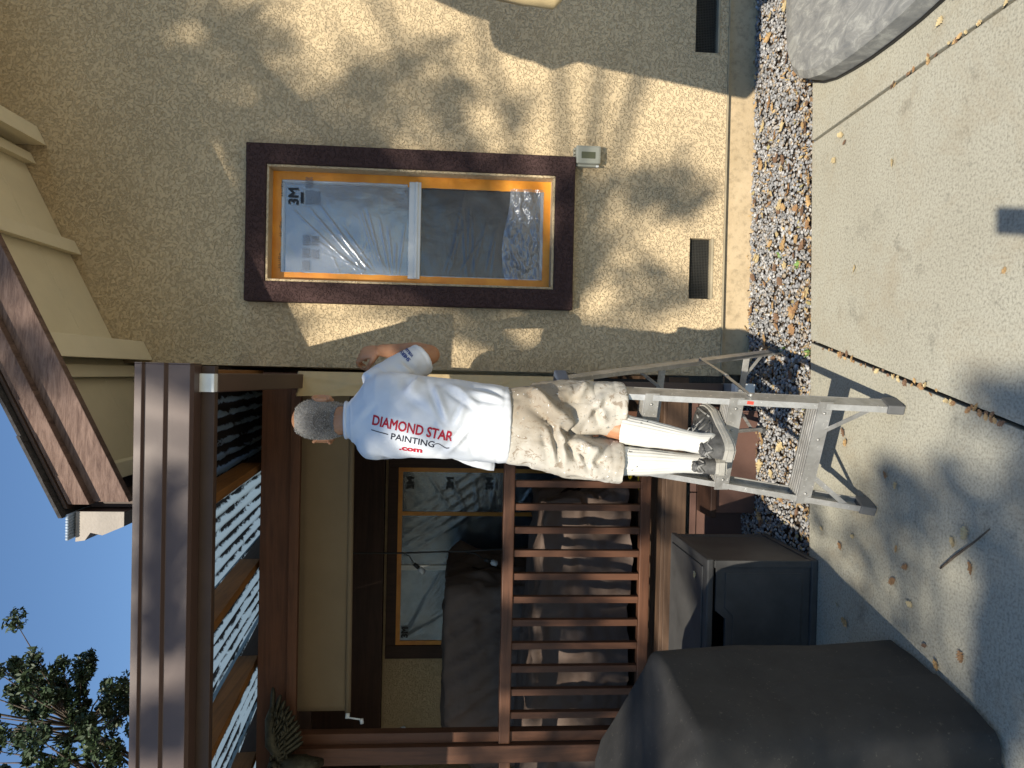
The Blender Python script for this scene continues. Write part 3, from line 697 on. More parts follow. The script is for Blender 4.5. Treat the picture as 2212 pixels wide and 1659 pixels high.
bmobj('wing', wing(1), MT['bronze'], eg, True); bmobj('wing', wing(-1), MT['bronze'], eg, True)
bm = bmesh.new(); bm_tube(bm, [(-2.03, 3.73, 2.44), (-2.03, 3.71, 2.40), (-2.035, 3.70, 2.34), (-2.035, 3.71, 2.27), (-2.035, 3.735, 2.22)], [.020, .045, .055, .040, .018], 12)
for i in range(40):
    a = rng.uniform(0, 6.28); z = rng.uniform(2.24, 2.42); rr = .05-.25*abs(z-2.35)
    bmesh.ops.create_icosphere(bm, subdivisions=1, radius=.012, matrix=Matrix.Translation((-2.033+rr*math.cos(a), 3.71+rr*math.sin(a), z)) @ Matrix.Diagonal((.8, .8, 1.6, 1)))
bmobj('body', bm, MT['bronze'], eg, True)
bm = bmesh.new(); bmesh.ops.create_uvsphere(bm, u_segments=12, v_segments=8, radius=.028, matrix=Matrix.Translation((-2.03, 3.695, 2.465)))
bm_tube(bm, [(-2.03, 3.672, 2.468), (-2.03, 3.650, 2.462), (-2.03, 3.642, 2.450)], [.011, .008, .002], 8)
bmobj('head', bm, MT['bronze'], eg, True)
# string lights
st = thing('string_lights', 'black cable of small clear bulbs strung under the porch roof', 'string lights', (-1.3, 5, 2))
cab = [(-1.264, 4.9, 2.45), (-1.264, 5, 2.26), (-1.262, 5, 1.93), (-1.25, 5, 1.60), (-1.25, 5, 1.52), (-1.235, 5, 1.30), (-1.22, 5, 1.0)]
tube('cable', cab, .006, MT['blackmetal'], st, 6)
t = NT('clear_bulb'); t.col((0.55, 0.56, 0.56)); t.b.inputs['Transmission Weight'].default_value = 0.4; MT['bulb'] = t.done(0.1, 0, 0.6)
for (x, z, hx, hz) in ((-1.262, 1.93, -.075, -.085), (-1.25, 1.50, -.055, -.15), (-1.3, 2.2, 1e9, 0), (-2.55, 2.03, .02, -.06), (-2.72, 2.1, .03, -.07)):
    if hx > 1e8: continue
    bm = bmesh.new(); p = Vector((x, 5, z)); q = p+Vector((hx, 0, hz))
    bm_tube(bm, [p, p+Vector((hx*.3, 0, hz*.6)), q], .004, 6); e = q+Vector((hx, 0, hz)).normalized()*.045
    bm_tube(bm, [q, e], .014, 8); bmobj('socket', bm, MT['blackmetal'], st, True)
    d = (e-q).normalized(); tube('bulb', [e, e+d*.015, e+d*.045, e+d*.055], [.012, .021, .021, .008], MT['bulb'], st, 10)
# brown cover thrown over furniture on the porch
fo = [(rng.uniform(-2.9, -1.4), rng.uniform(1.3, 1.6), rng.uniform(-2.9, -1.3), rng.uniform(.5, 1.1), rng.uniform(.02, .05), rng.uniform(.015, .05)) for _ in range(26)]
def cover_sheet(name, x0, x1, y0, y1, zt, zbm, label, slope=0.0, seed=1.0):
    root = thing(name, label, 'furniture cover', ((x0+x1)/2, y0, zbm))
    cx, cy = (x0+x1)/2, (y0+y1)/2
    def fn(u, v):
        # v: 0 bottom of skirt .. 0.7 top edge .. 1 centre of the top
        a = 2*math.pi*u; e = 0.35
        cu, su = math.cos(a), math.sin(a); k = (abs(cu)**(2/e*0.5)+abs(su)**(2/e*0.5))**(-e*1.0)
        ux, uy = max(-1, min(1, cu*1.35)), max(-1, min(1, su*1.35))
        if v < .7:
            s = v/.7; fl = (1-s); rr = 1+.10*fl
            x = cx+(x1-x0)/2*ux*rr; y = cy+(y1-y0)/2*uy*rr
            f = .03*fl*math.sin(u*70+2*nz(u*8, s, seed))+.06*nz(x, z_ := zbm+(zt-zbm)*s, seed, 3, 3)+.09*abs(nz(x+z_*.6, y, seed+3, 5, 3))+.022*math.sin(u*46+3*nz(u*5, s*3, seed+2)+4*s)*(.4+.6*fl)
            x += ux*f; y += uy*f; z = z_
        else:
            s = (v-.7)/.3; x = cx+(x1-x0)/2*ux*(1-s); y = cy+(y1-y0)/2*uy*(1-s); z = zt+.02*s
        z += slope*(x-cx)*min(1, max(0, (v-.25)/.4)) + .035*nz(x, y, seed, 5, 3)
        return (x, y, z)
    grid('cloth', fn, 160, 46, MT['browncloth'], root)
    return root
cover_sheet('furniture_cover', -2.75, -1.55, 5.05, 5.95, 1.62, .55, 'tall dark brown cloth cover draped over furniture behind the railing', 0.0, 1.0)
cover_sheet('furniture_cover', -2.5, -.85, 4.25, 4.95, 1.08, .50, 'low crumpled brown cover over furniture just behind the balusters', -.06, 4.0)
# yellow extension cord
cp = [(-.60+.10*math.cos(k*.35)+.004*k, 4.12+.10*math.sin(k*.35), .442+.0035*k) for k in range(40)]
tag(tube('extension_cord', cp+[(-.66, 5.2, .6), (-.72, 6.3, .9), (-.74, 6.45, 1.25)], .007, simple('yellow_cord', (0.62, 0.45, 0.02), .5), None, 6), 'yellow extension cord coiled on the porch deck', 'cord')
# charcoal storage cube
db = thing('deck_box', 'charcoal storage box with handle cutout standing beside the porch', 'storage box', (-1.03, 3.18, 0))
X0, X1, Y0, Y1, ZT = -1.36, -.772, 2.94, 3.44, .455
for nm, a in (('side_panel', (X1-.02, X1, Y0+.02, Y1-.02)), ('side_panel', (X0, X0+.02, Y0+.02, Y1-.02)), ('back_panel', (X0, X1, Y1-.02, Y1)),):
    box(nm, *a, .01, ZT, MT['boxblack'], db, 0.004)
hx0, hx1 = -1.27, -1.06
fp = prism('front_panel', [(X0, .03), (X1, .03), (X1, ZT-.01), (-.985, ZT-.01), (-1.02, ZT-.055), (-1.21, ZT-.055), (-1.245, ZT-.01), (X0, ZT-.01)], 'y', Y0, Y0+.02, MT['boxblack'], db, 0.003)
prism('panel_inset', [(X0+.05, .07), (X1-.05, .07), (X1-.05, ZT-.05), (-.97, ZT-.05), (-1.005, ZT-.085), (-1.2, ZT-.085)], 'y', Y0-.005, Y0-.0005, MT['boxblack'], fp, 0.0015)
box('corner_post', X1-.028, X1+.004, Y0-.006, Y0+.03, 0, ZT, MT['boxblack'], db, 0.004)
box('corner_post', X1-.028, X1+.004, Y1-.03, Y1+.006, 0, ZT, MT['boxblack'], db, 0.004)
box('base_rail', X0-.003, X1+.008, Y0-.012, Y1+.008, 0, .03, MT['boxblack'], db, 0.006)
box('lid', X0-.01, X1+.010, Y0-.012, Y1+.01, ZT+.004, ZT+.034, MT['boxblack'], db, 0.008)
box('lid_panel', X0+.03, X1-.03, Y0+.03, Y1-.03, ZT+.034, ZT+.041, MT['boxblack'], db, 0.003)
# covered grill
gc = thing('covered_grill', 'black fabric cover over a barbecue grill at the concrete edge', 'grill cover', (-1.5, 2.25, 0))
def fgc(u, v):
    # superellipse footprint, rounded shoulder, hood hump in the middle
    a = 2*math.pi*u; c_, s_ = math.cos(a), math.sin(a); e = .32
    sx_ = math.copysign(abs(c_)**e, c_); sy_ = math.copysign(abs(s_)**e, s_)
    def top(x): return .875+.15*max(0, min(1, (-1.02-x)/.33))**1.0*(1 if x > -1.9 else max(0, 1-(-1.9-x)/.3))
    if v < .62:
        t_ = v/.62; fl = 1+.045*(1-t_); hx, hy = .66*fl, .325*fl
    else:
        t_ = (v-.62)/.38; ang = min(1, t_/.35)*math.pi/2; k = 1-.06*(1-math.cos(ang)) if t_ < .35 else (.94*(1-(t_-.35)/.65))
        hx, hy = .66*k, .325*k
    lx, ly = hx*sx_, hy*sy_
    rot = -.14; x = -1.615+lx*math.cos(rot)-ly*math.sin(rot); y = 2.245+lx*math.sin(rot)+ly*math.cos(rot)
    zt = top(x)
    if v < .62: z = .015+(zt-.045)*t_
    else: z = zt-.03+.03*math.sin(min(1, t_/.35)*math.pi/2)
    fl_ = max(0, 1-v/.62)
    f = .010*fl_*math.sin(u*40+3*nz(u*6, v, 1)) + .014*nz(x, y, z*.6, 3.0, 3)
    return (x+f*sx_, y+f*sy_, z+.012*nz(x, y, 3, 4, 3)*(v > .4))
grid('cover_cloth', fgc, 150, 60, MT['cover'], gc)
for (wx, wy) in ((-1.10, 1.99), (-1.02, 2.50), (-2.2, 1.95), (-2.15, 2.5)):
    bm = bmesh.new(); bm_tube(bm, [(wx-.012, wy, .032), (wx+.012, wy, .032)], .032, 12); bmobj('caster', bm, MT['blackmetal'], gc, True)
# cantilever umbrella at the right: weighted base, mast, folded canopy
um = thing('patio_umbrella', 'folded tan cantilever umbrella on a weathered grey plastic base', 'umbrella', (1.75, 2.7, 0))
def rr_poly(x0, x1, y0, y1, r, n=8):
    P = []
    for cx, cy, a0 in ((x1-r, y1-r, 0), (x0+r, y1-r, 90), (x0+r, y0+r, 180), (x1-r, y0+r, 270)):
        for k in range(n+1): a = R(a0+90*k/n); P.append((cx+r*math.cos(a), cy+r*math.sin(a)))
    return P
BL_ = [(1.262, 2.16), (1.247, 2.33), (1.243, 2.487), (1.246, 2.62), (1.256, 2.748), (1.272, 2.87), (1.297, 2.966), (1.335, 3.05), (1.387, 3.11), (1.46, 3.15), (1.56, 3.17), (1.70, 3.18)]
BASEP = [(3.68-x, y) for x, y in BL_]+BL_[::-1]
BASEP = BASEP+[(1.29, 2.06), (1.35, 1.99), (1.46, 1.95), (2.22, 1.95), (2.33, 1.99), (2.39, 2.06)]
bm = bmesh.new(); layers = [(0.0, .004, 0), (0.0, .02, .0), (0.005, .085, .0), (.03, .108, 0), (.10, .120, 0), (.30, .128, 0)]
prev = None
for ins, z, _ in layers:
    P = [(1.84+(x-1.84)*(1-ins/.55), 2.55+(y-2.55)*(1-ins/.58)) for x, y in BASEP]
    ring = [bm.verts.new((x+.002*nz(x, y, z, 5), y, z)) for x, y in P]
    if prev: [bm.faces.new((prev[i], prev[(i+1) % len(P)], ring[(i+1) % len(P)], ring[i])) for i in range(len(P))]
    else: bm.faces.new(ring[::-1])
    prev = ring
bm.faces.new(prev); bmobj('base', bm, MT['basegrey'], um, True)
um.children[0].data.polygons.foreach_set('use_smooth', [False]*len(um.children[0].data.polygons))
prism('base_rim', [(1.84+(x-1.84)*1.012, 2.55+(y-2.55)*1.012) for x, y in BASEP], 'z', .003, .014, MT['blackmetal'], um)
tube('mast', [(1.78, 2.68, .12), (1.78, 2.68, 3.0)], .035, MT['blackmetal'], um, 12)
tube('arm', [(1.78, 2.68, 2.6), (1.62, 2.3, 3.05)], .022, MT['blackmetal'], um, 10)
prof = [(1.195, 1.26, .02), (1.225, 1.20, .06), (1.285, 1.138, .09), (1.38, 1.150, .12), (1.53, 1.178, .13), (1.66, 1.20, .13), (2.0, 1.25, .13), (2.19, 1.285, .12), (2.33, 1.235, .13), (2.42, 1.272, .12), (2.5, 1.285, .11), (2.6, 1.315, .09), (2.64, 1.37, .05), (2.66, 1.47, .03), (2.8, 1.50, .04), (2.95, 1.56, .03), (3.1, 1.60, .02)]
bm = bmesh.new(); prev = None; N = 36
for z, xl, ry in prof:
    xc = (xl+1.72)/2; rx = (1.72-xl)/2
    ring = []
    for k in range(N):
        a = 2*math.pi*k/N; pl_ = 1+.06*math.sin(9*a+z*2)
        ring.append(bm.verts.new((xc+rx*math.cos(a)*(pl_ if abs(math.cos(a)) < .9 else 1), 2.20+ry*math.sin(a)*pl_, z)))
    if prev: [bm.faces.new((prev[i], prev[(i+1) % N], ring[(i+1) % N], ring[i])) for i in range(N)]
    else: bm.faces.new(ring[::-1])
    prev = ring
bm.faces.new(prev); bmobj('canopy', bm, MT['umbrella'], um, True)
tube('strap', [(1.27, 2.10, 2.0), (1.38, 2.05, 2.0), (1.6, 2.06, 2.0), (1.74, 2.2, 2.0)], .012, MT['umbrella'], um, 6)

# ------------------------------------------------------------------ ladder
LD = thing('step_ladder', 'paint spattered aluminium step ladder straddling the gravel strip', 'ladder', (-.16, 2.95, 0))
FRp, FLp = Vector((-.07, 2.386, 0)), Vector((-.472, 2.547, 0)); BRp, BLp = Vector((.153, 3.438, -.03)), Vector((-.248, 3.562, -.03))
axv = (FRp-FLp).normalized(); fbv = Vector((-axv.y, axv.x, 0))
LEAN, TAP, HT = .22, .06, 1.14
def fr_(base, sgn, z): return base + Vector((0, 0, z)) + fbv*LEAN*z - axv*sgn*TAP*z
for base, s in ((FRp, 1), (FLp, -1)):
    bm = bmesh.new(); b0, b1 = fr_(base, s, .012), fr_(base, s, HT)
    bm_beam(bm, b0-axv*s*.002, b1-axv*s*.002, .004, .070, axv)             # web
    bm_beam(bm, b0-fbv*.034-axv*s*.011, b1-fbv*.034-axv*s*.011, .022, .004, axv)
    bm_beam(bm, b0+fbv*.034-axv*s*.011, b1+fbv*.034-axv*s*.011, .022, .004, axv)
    rl_ = bmobj('rail', bm, MT['alu'], LD)
    beam('foot', fr_(base, s, 0)-axv*s*.010, fr_(base, s, .055)-axv*s*.010, .034, .082, MT['rubber'], LD, axv, .006)
treads = [.285, .580, .872]
for z in treads:
    a, b = fr_(FLp, -1, z), fr_(FRp, 1, z); bm = bmesh.new()
    bm_beam(bm, a+axv*.003, b-axv*.003, .004, .078, (0, 0, 1))
    for k in range(5):
        o = fbv*(-.030+.015*k)+Vector((0, 0, .0030)); bm_beam(bm, a+axv*.004+o, b-axv*.004+o, .003, .006, (0, 0, 1))
    o = -fbv*.040+Vector((0, 0, -.024)); bm_beam(bm, a-axv*.008+o, b+axv*.008+o, .052, .004, (0, 0, 1))
    o = fbv*.038+Vector((0, 0, -.012)); bm_beam(bm, a+axv*.003+o, b-axv*.003+o, .028, .004, (0, 0, 1))
    tr_ = bmobj('tread', bm, MT['alu'], LD)
    for q in (a+axv*.035, b-axv*.035, (a+b)/2+axv*.06):
        p = q-fbv*.043+Vector((0, 0, -.024)); tube('rivet', [p, p-fbv*.004], [.006, .004], MT['alu'], tr_, 8)
# braces under the lowest tread
for base, s in ((FRp, 1), (FLp, -1)):
    p0 = fr_(base, s, .10)-axv*s*.006-fbv*.030; p1 = fr_(base, s, .262)-axv*s*.120-fbv*.030
    beam('brace', p0, p1, .018, .004, MT['alu'], LD, (0, 0, 1), 0)
topF = [fr_(FRp, 1, HT), fr_(FLp, -1, HT)]
backtop = [topF[0]+fbv*.10, topF[1]+fbv*.10]
backs = []
for base, tp, s in ((BRp, backtop[0], 1), (BLp, backtop[1], -1)):
    bm = bmesh.new(); p0, p1 = base+Vector((0, 0, .01)), tp
    bm_beam(bm, p0, p1, .004, .036, axv); bm_beam(bm, p0-fbv*.017-axv*s*.008, p1-fbv*.017-axv*s*.008, .017, .003, axv)
    backs.append((p0, p1)); bmobj('back_leg', bm, MT['alu'], LD)
    beam('foot', base+Vector((0, 0, -.01)), base+(tp-base)*.04, .026, .044, MT['rubber'], LD, axv, .004)
def bp_(i, t_): return backs[i][0].lerp(backs[i][1], t_)
for t_ in (.17, .60):
    beam('back_bar', bp_(0, t_), bp_(1, t_), .030, .006, MT['alu'], LD, (0, 0, 1), 0.001)
    for i, s in ((0, 1), (1, -1)):
        m_ = bp_(i, t_).lerp(bp_(1-i, t_), .30)
        beam('back_brace', bp_(i, t_-.10 if t_ < .3 else t_+.12), m_, .014, .004, MT['alu'], LD, (0, 0, 1), 0)
for i, (base, s) in enumerate(((FRp, 1), (FLp, -1))):
    a = fr_(base, s, .50)+axv*s*.004; b = bp_(i, .42)+axv*s*.004; mm = (a+b)/2+Vector((0, 0, -.012))
    bm = bmesh.new(); bm_beam(bm, a, mm+(mm-a)*.05, .016, .003, (0, 0, 1)); bm_beam(bm, mm-(b-mm)*.05+axv*s*.003, b+axv*s*.003, .016, .003, (0, 0, 1))
    for q in (a, mm, b): bm_tube(bm, [q-axv*s*.002, q+axv*s*.007], .007, 8)
    bmobj('spreader', bm, MT['alu'], LD)
cpn = (topF[0]+topF[1]+backtop[0]+backtop[1])/4
beam('top_cap', topF[1]+fbv*.05-axv*.02+Vector((0, 0, .02)), topF[0]+fbv*.05+axv*.02+Vector((0, 0, .02)), .05, .16, simple('blue_grey_plastic', (0.07, 0.09, 0.13), .5), LD, (0, 0, 1), .008)
p = fr_(FRp, 1, .50)-fbv*.0365-axv*.011; beam('red_mark', p, p+Vector((0, 0, .022))+fbv*.0048, .012, .002, MT['red'], LD, axv, 0)

# ------------------------------------------------------------------ fallen leaves, twig
lfm = [simple('dry_leaf_a', (0.40, 0.26, 0.12), .7, 0, .3, 40), simple('dry_leaf_b', (0.27, 0.155, 0.075), .7, 0, .3, 40), simple('dry_leaf_c', (0.47, 0.37, 0.20), .7, 0, .25, 40), simple('dry_leaf_d', (0.17, 0.10, 0.06), .8, 0, .3, 40)]
def leaf_mesh(seed, L=.075):
    q = random.Random(seed); n = 9; V = []; top = []; bot = []; mid = []
    for i in range(n+1):
        t_ = i/n; lob = .5+.5*math.cos(i*math.pi); w = L*.42*math.sin(min(1, t_*.92+.06)*math.pi)**.7*(.55+.55*lob*q.uniform(.7, 1.2))
        y = (t_-.5)*L; curl = .16*L*((t_-.5)*2)**2*q.uniform(.3, .9)
        top.append((y+.1*w, w, curl+.35*w*q.uniform(-.2, 1))); bot.append((y+.1*w, -w, curl+.35*w*q.uniform(-.2, 1))); mid.append((y, .0, curl*.7))
    V = top+mid+bot; m_ = n+1
    F = [(i, i+1, m_+i+1, m_+i) for i in range(n)]+[(m_+i, m_+i+1, 2*m_+i+1, 2*m_+i) for i in range(n)]
    V += [(-.5*L, .001, mid[0][2]), (-.72*L, .004, mid[0][2]+.004), (-.72*L, .001, mid[0][2]+.002), (-.5*L, -.001, mid[0][2])]; F.append((3*m_, 3*m_+1, 3*m_+2, 3*m_+3))
    me = bpy.data.meshes.new('leaf'); me.from_pydata(V, [], F); me.update(); return me
lms = []
for k in range(12):
    me = leaf_mesh(k); me.materials.append(lfm[k % 4]); lms.append(me)
def leaf(x, y, z, s, rz, k, label, group):
    o = bpy.data.objects.new('fallen_leaf', lms[k % 12]); COL.objects.link(o); o.location = (x, y, z); o.scale = (s, s, s*rng.uniform(.6, 1.1))
    o.rotation_euler = (rng.uniform(-.25, .25), rng.uniform(-.25, .25), rz); tag(o, label, 'leaf', group)
for i in range(110):   # on the gravel, thicker at the right half
    x = rng.choice([rng.uniform(.25, 1.9), rng.uniform(.25, 1.9), rng.uniform(-1.2, .3)]); y = rng.uniform(y_edge(x)+.03, 3.74)
    leaf(x, y, -.012+rng.uniform(0, .008), rng.uniform(.45, .95), rng.uniform(0, 6.28), rng.randrange(12), 'dry curled oak leaf lying among the grey gravel', 'leaves on the gravel')
lit_g = np.random.default_rng(8); NL = 2600
lx = lit_g.uniform(-2.2, 2.4, NL); ly = y_edge(lx)+.01+(3.80-y_edge(lx))*np.where(lit_g.random(NL) < .5, lit_g.beta(1, 4, NL), lit_g.random(NL)); la = lit_g.uniform(0, 6.28, NL); ll = lit_g.uniform(.004, .016, NL)
dd = np.stack([np.cos(la), np.sin(la), lit_g.normal(0, .35, NL)], 1)*ll[:, None]; ss = np.stack([-np.sin(la), np.cos(la), lit_g.normal(0, .5, NL)], 1)*(ll*lit_g.uniform(.2, .6, NL))[:, None]
pc = np.stack([lx, ly, -.020+lit_g.uniform(0, .012, NL)], 1)
t = NT('leaf_crumbs'); ri = t.t.nodes.new('ShaderNodeNewGeometry').outputs['Random Per Island']; t.col(t.ramp(ri, [(0, (.10, .06, .035)), (.4, (.30, .18, .08)), (.8, (.44, .31, .15)), (1, (.22, .20, .08))])); MT['crumbs'] = t.done(.8)
tag(npobj('leaf_litter', np.stack([pc-dd, pc+ss, pc+dd, pc-ss], 1).reshape(-1, 3), np.arange(NL*4).reshape(-1, 4), MT['crumbs']), 'crumbled brown leaf litter strewn through the gravel', 'leaf litter', kind='stuff')
lp = [(1.02, 2.83), (.98, 2.80), (.80, 2.47), (.93, 2.88), (1.28, 2.05), (1.30, 2.02), (1.33, 2.10), (1.24, 2.16), (1.19, 2.23), (.33, 1.92), (.0, 2.25), (-.33, 2.46), (-.36, 2.40), (-.45, 2.05), (-.49, 2.10), (-.55, 2.02), (-.60, 2.66), (-.66, 2.75), (-.58, 2.38), (-.63, 2.33), (-.70, 2.40), (-.75, 2.30), (-.86, 2.22), (-.90, 2.16), (-.83, 2.05), (-.2, 2.75), (-.24, 2.73), (.1, 2.7), (-.95, 2.70), (-.9, 2.76), (-.62, 2.9), (.45, 2.7)]
for i, (x, y) in enumerate(lp):
    leaf(x, y, .008, rng.uniform(.22, .55), rng.uniform(0, 6.28), rng.randrange(12), 'small dry leaf scattered on the pale concrete', 'leaves on the concrete')
for s_, y0, y1, n in ((seam2, 1.9, 2.95, 46), (seam1, 1.95, 2.5, 18)):
    for i in range(n):
        y = rng.uniform(y0, y1); leaf(s_(y)+rng.uniform(-.012, .012), y, .002, rng.uniform(.18, .36), rng.uniform(0, 6.28), rng.randrange(12), 'leaf scrap caught in a joint between the concrete slabs', 'leaf scraps in the joints')
leaf(-.86, 3.05, ZT+.045, .4, .5, 2, 'lone dry leaf lying on top of the charcoal box', None)
tag(tube('twig', [(-.587, 2.155, .006), (-.53, 2.085, .010), (-.47, 2.01, .008), (-.416, 1.948, .007)], [.003, .004, .003, .002], MT['bark'], None, 6), 'thin dry twig lying on the shaded concrete', 'twig')
# weeds in the gravel
MT['weed'] = simple('weed_green', (0.13, 0.22, 0.05), .6, 0, .3, 30)
for (x, y, lb) in ((.62, 3.42, 'small green weed in the gravel below the vent'), (.55, 3.22, 'green weed sprout at the concrete edge'), (.16, 3.36, 'pale green weed tuft beside the ladder leg'), (.13, 3.10, 'green weed at the slab corner by the ladder'), (-.27, 3.14, 'tiny weed inside the ladder shadow')):
    bm = bmesh.new()
    for k in range(16):
        a = rng.uniform(0, 6.28); L = rng.uniform(.015, .04); p = Vector((x, y, -.03)); d = Vector((math.cos(a), math.sin(a), rng.uniform(.5, 1.6))).normalized()
        s_ = d.cross(Vector((0, 0, 1))).normalized()*.006
        quad(bm, p, p+d*L*.5+s_, p+d*L, p+d*L*.5-s_)
    tag(bmobj('weed', bm, MT['weed']), lb, 'weed')
# the phone that takes the picture: only its shadow shows on the slab
ph = thing('smartphone', 'dark smartphone held up to take the picture', 'phone', (0, -.03, 1.5))
box('body', -.060, .019, -.034, -.026, 1.425, 1.572, MT['blackmetal'], ph, .003)
box('camera_bump', -.020, .016, -.026, -.0235, 1.53, 1.57, MT['blackmetal'], ph, .001)

# ------------------------------------------------------------------ trees
def leaf_cloud(centres, radii, per, size, seed):
    g = np.random.default_rng(seed); n = len(centres)*per
    c = np.repeat(np.asarray(centres), per, 0); r = np.repeat(np.asarray(radii), per)
    d = g.normal(0, 1, (n, 3)); d /= np.linalg.norm(d, axis=1)[:, None]; rad = r*g.random(n)**(1/2.2)
    p = c + d*rad[:, None]*np.array([1, 1, .75])
    a = g.normal(0, 1, (n, 3)); a /= np.linalg.norm(a, axis=1)[:, None]
    b = np.cross(a, g.normal(0, 1, (n, 3))); b /= np.linalg.norm(b, axis=1)[:, None]
    s = (size*g.uniform(.6, 1.3, n))[:, None]
    V = np.stack([p-a*s, p+b*s*.42, p+a*s, p-b*s*.42], 1).reshape(-1, 3); F = np.arange(n*4).reshape(-1, 4)
    return V, F
def tree(name, label, base, trunk_top, centres, radii, per, size, seed, nlimb=7, r0=.22):
    T = thing(name, label, 'tree', base)
    base = Vector(base); tt = Vector(trunk_top); bm = bmesh.new(); q = random.Random(seed)
    mid = base.lerp(tt, .5)+Vector((q.uniform(-.2, .2), q.uniform(-.2, .2), 0))
    bm_tube(bm, [base-Vector((0, 0, .1)), base+Vector((0, 0, .4)), mid, tt], [r0*1.4, r0, r0*.8, r0*.6], 10)
    cs = [Vector(c) for c in centres]
    hubs = []
    for i in range(nlimb):
        c = cs[q.randrange(len(cs))]; h = tt.lerp(c, .6)+Vector((0, 0, .2)); hubs.append(h)
        bm_tube(bm, [tt-Vector((0, 0, .3)), tt.lerp(h, .5)+Vector((q.uniform(-.2, .2), q.uniform(-.2, .2), .1)), h], [r0*.5, r0*.32, r0*.16], 7)
    for c in cs:
        h = min(hubs, key=lambda k: (k-c).length); bm_tube(bm, [h, h.lerp(c, .5)+Vector((0, 0, .08)), c], [.025, .016, .006], 5)
    bmobj('trunk', bm, MT['bark'], T, True)
    V, F = leaf_cloud(centres, radii, per, size, seed); npobj('crown', V, F, MT['leaf_g'], T)
    return T
# tree whose crown shades the wall: clumps hang where their shade is seen
gq = np.random.default_rng(5)
D3 = np.array(SUN_H); shade_c = []; shade_r = []
def shade(px, py, pz_, r, lo=7.5, hi=10.5):
    tt = gq.uniform(lo, hi); shade_c.append(np.array([px, py, pz_]) - D3*tt); shade_r.append(r)
def wallshade(x0, x1, z0, z1, n, r):
    for _ in range(n): shade(gq.uniform(x0, x1), YW, gq.uniform(z0, z1), r*gq.uniform(.7, 1.3))
def groundshade(x0, x1, y0, y1, n, r, z=0):
    for _ in range(n): shade(gq.uniform(x0, x1), gq.uniform(y0, y1), z, r*gq.uniform(.7, 1.3))

# ================================================================== PERSON
from mathutils.bvhtree import BVHTree
PS = thing('person', 'painter in white shirt and stained shorts standing on the step ladder, seen from behind', 'person', (-.22, 2.58, .588))
TH = R(14)                                  # the painter is turned a little to the right
SD = Vector((math.cos(TH), -math.sin(TH), 0)); FD = Vector((math.sin(TH), math.cos(TH), 0)); UZ = Vector((0, 0, 1))
def loft(bm, rings, n=28):
    """rings: (centre, axis u, axis v, ru, rv, exponent)"""
    prev = None
    for c, u, v, ru, rv, e in rings:
        c, u, v = Vector(c), Vector(u), Vector(v); ring = []
        for k in range(n):
            a = 2*math.pi*k/n; ca, sa = math.cos(a), math.sin(a)
            ring.append(bm.verts.new(c + u*ru*math.copysign(abs(ca)**e, ca) + v*rv*math.copysign(abs(sa)**e, sa)))
        if prev: [bm.faces.new((prev[i], prev[(i+1) % n], ring[(i+1) % n], ring[i])) for i in range(n)]
        else: bm.faces.new(ring[::-1])
        prev = ring
    bm.faces.new(prev)
def ball(bm, c, r, sc=(1, 1, 1), rot=None):
    M4 = Matrix.Translation(c)
    if rot is not None: M4 = M4 @ rot.to_4x4()
    bmesh.ops.create_icosphere(bm, subdivisions=3, radius=r, matrix=M4 @ Matrix.Diagonal((*sc, 1)))
def limb(bm, pts, rads, n=16):
    bm_tube(bm, pts, rads, n)
    ball(bm, pts[0], rads[0]*.98); ball(bm, pts[-1], rads[-1]*.98)
def fuse(bm, voxel, smooth_it=4, lam=.5):
    """one continuous surface from overlapping solids"""
    me = bpy.data.meshes.new('tmp'); bmesh.ops.recalc_face_normals(bm, faces=bm.faces); bm.to_mesh(me); bm.free()
    o = bpy.data.objects.new('tmp', me); COL.objects.link(o)
    md = o.modifiers.new('r', 'REMESH'); md.mode = 'VOXEL'; md.voxel_size = voxel; md.adaptivity = 0
    dg = bpy.context.evaluated_depsgraph_get(); out = bpy.data.meshes.new_from_object(o.evaluated_get(dg))
    bpy.data.objects.remove(o); bpy.data.meshes.remove(me)
    nv = len(out.vertices); V = np.empty(nv*3); out.vertices.foreach_get('co', V); V = V.reshape(-1, 3)
    E = np.empty(len(out.edges)*2, np.int32); out.edges.foreach_get('vertices', E); E = E.reshape(-1, 2)
    deg = np.bincount(E.ravel(), minlength=nv)[:, None]
    for _ in range(smooth_it):
        S = np.zeros_like(V); np.add.at(S, E[:, 0], V[E[:, 1]]); np.add.at(S, E[:, 1], V[E[:, 0]]); V = V+lam*(S/deg-V)
    out.vertices.foreach_set('co', V.ravel()); out.update()
    return out, V
def normals(me):
    N = np.empty(len(me.vertices)*3); me.vertices.foreach_get('normal', N); return N.reshape(-1, 3)
def fold_field(V, lines, sharp=1.0):
    h = np.zeros(len(V)); x, z = V[:, 0], V[:, 2]
    for (x0, z0, x1, z1, w, d) in lines:
        dx, dz = x1-x0, z1-z0; tt = ((x-x0)*dx+(z-z0)*dz)/(dx*dx+dz*dz); tc = np.clip(tt, 0, 1)
        s = ((x-x0)*dz-(z-z0)*dx)/math.hypot(dx, dz)
        end = np.hypot(x-(x0+dx*tc), z-(z0+dz*tc))
        env = np.exp(-(np.maximum(0, end-abs(s))/(w*1.5))**2)*np.clip(np.sin(np.clip(tc, .03, .97)*math.pi), .15, 1)
        # a ridge with a sharper valley on one side, as cloth folds
        h += d*env*(np.exp(-(s/w)**2) - .9*np.exp(-((s-1.5*w)/(w*.8))**2))
    return h
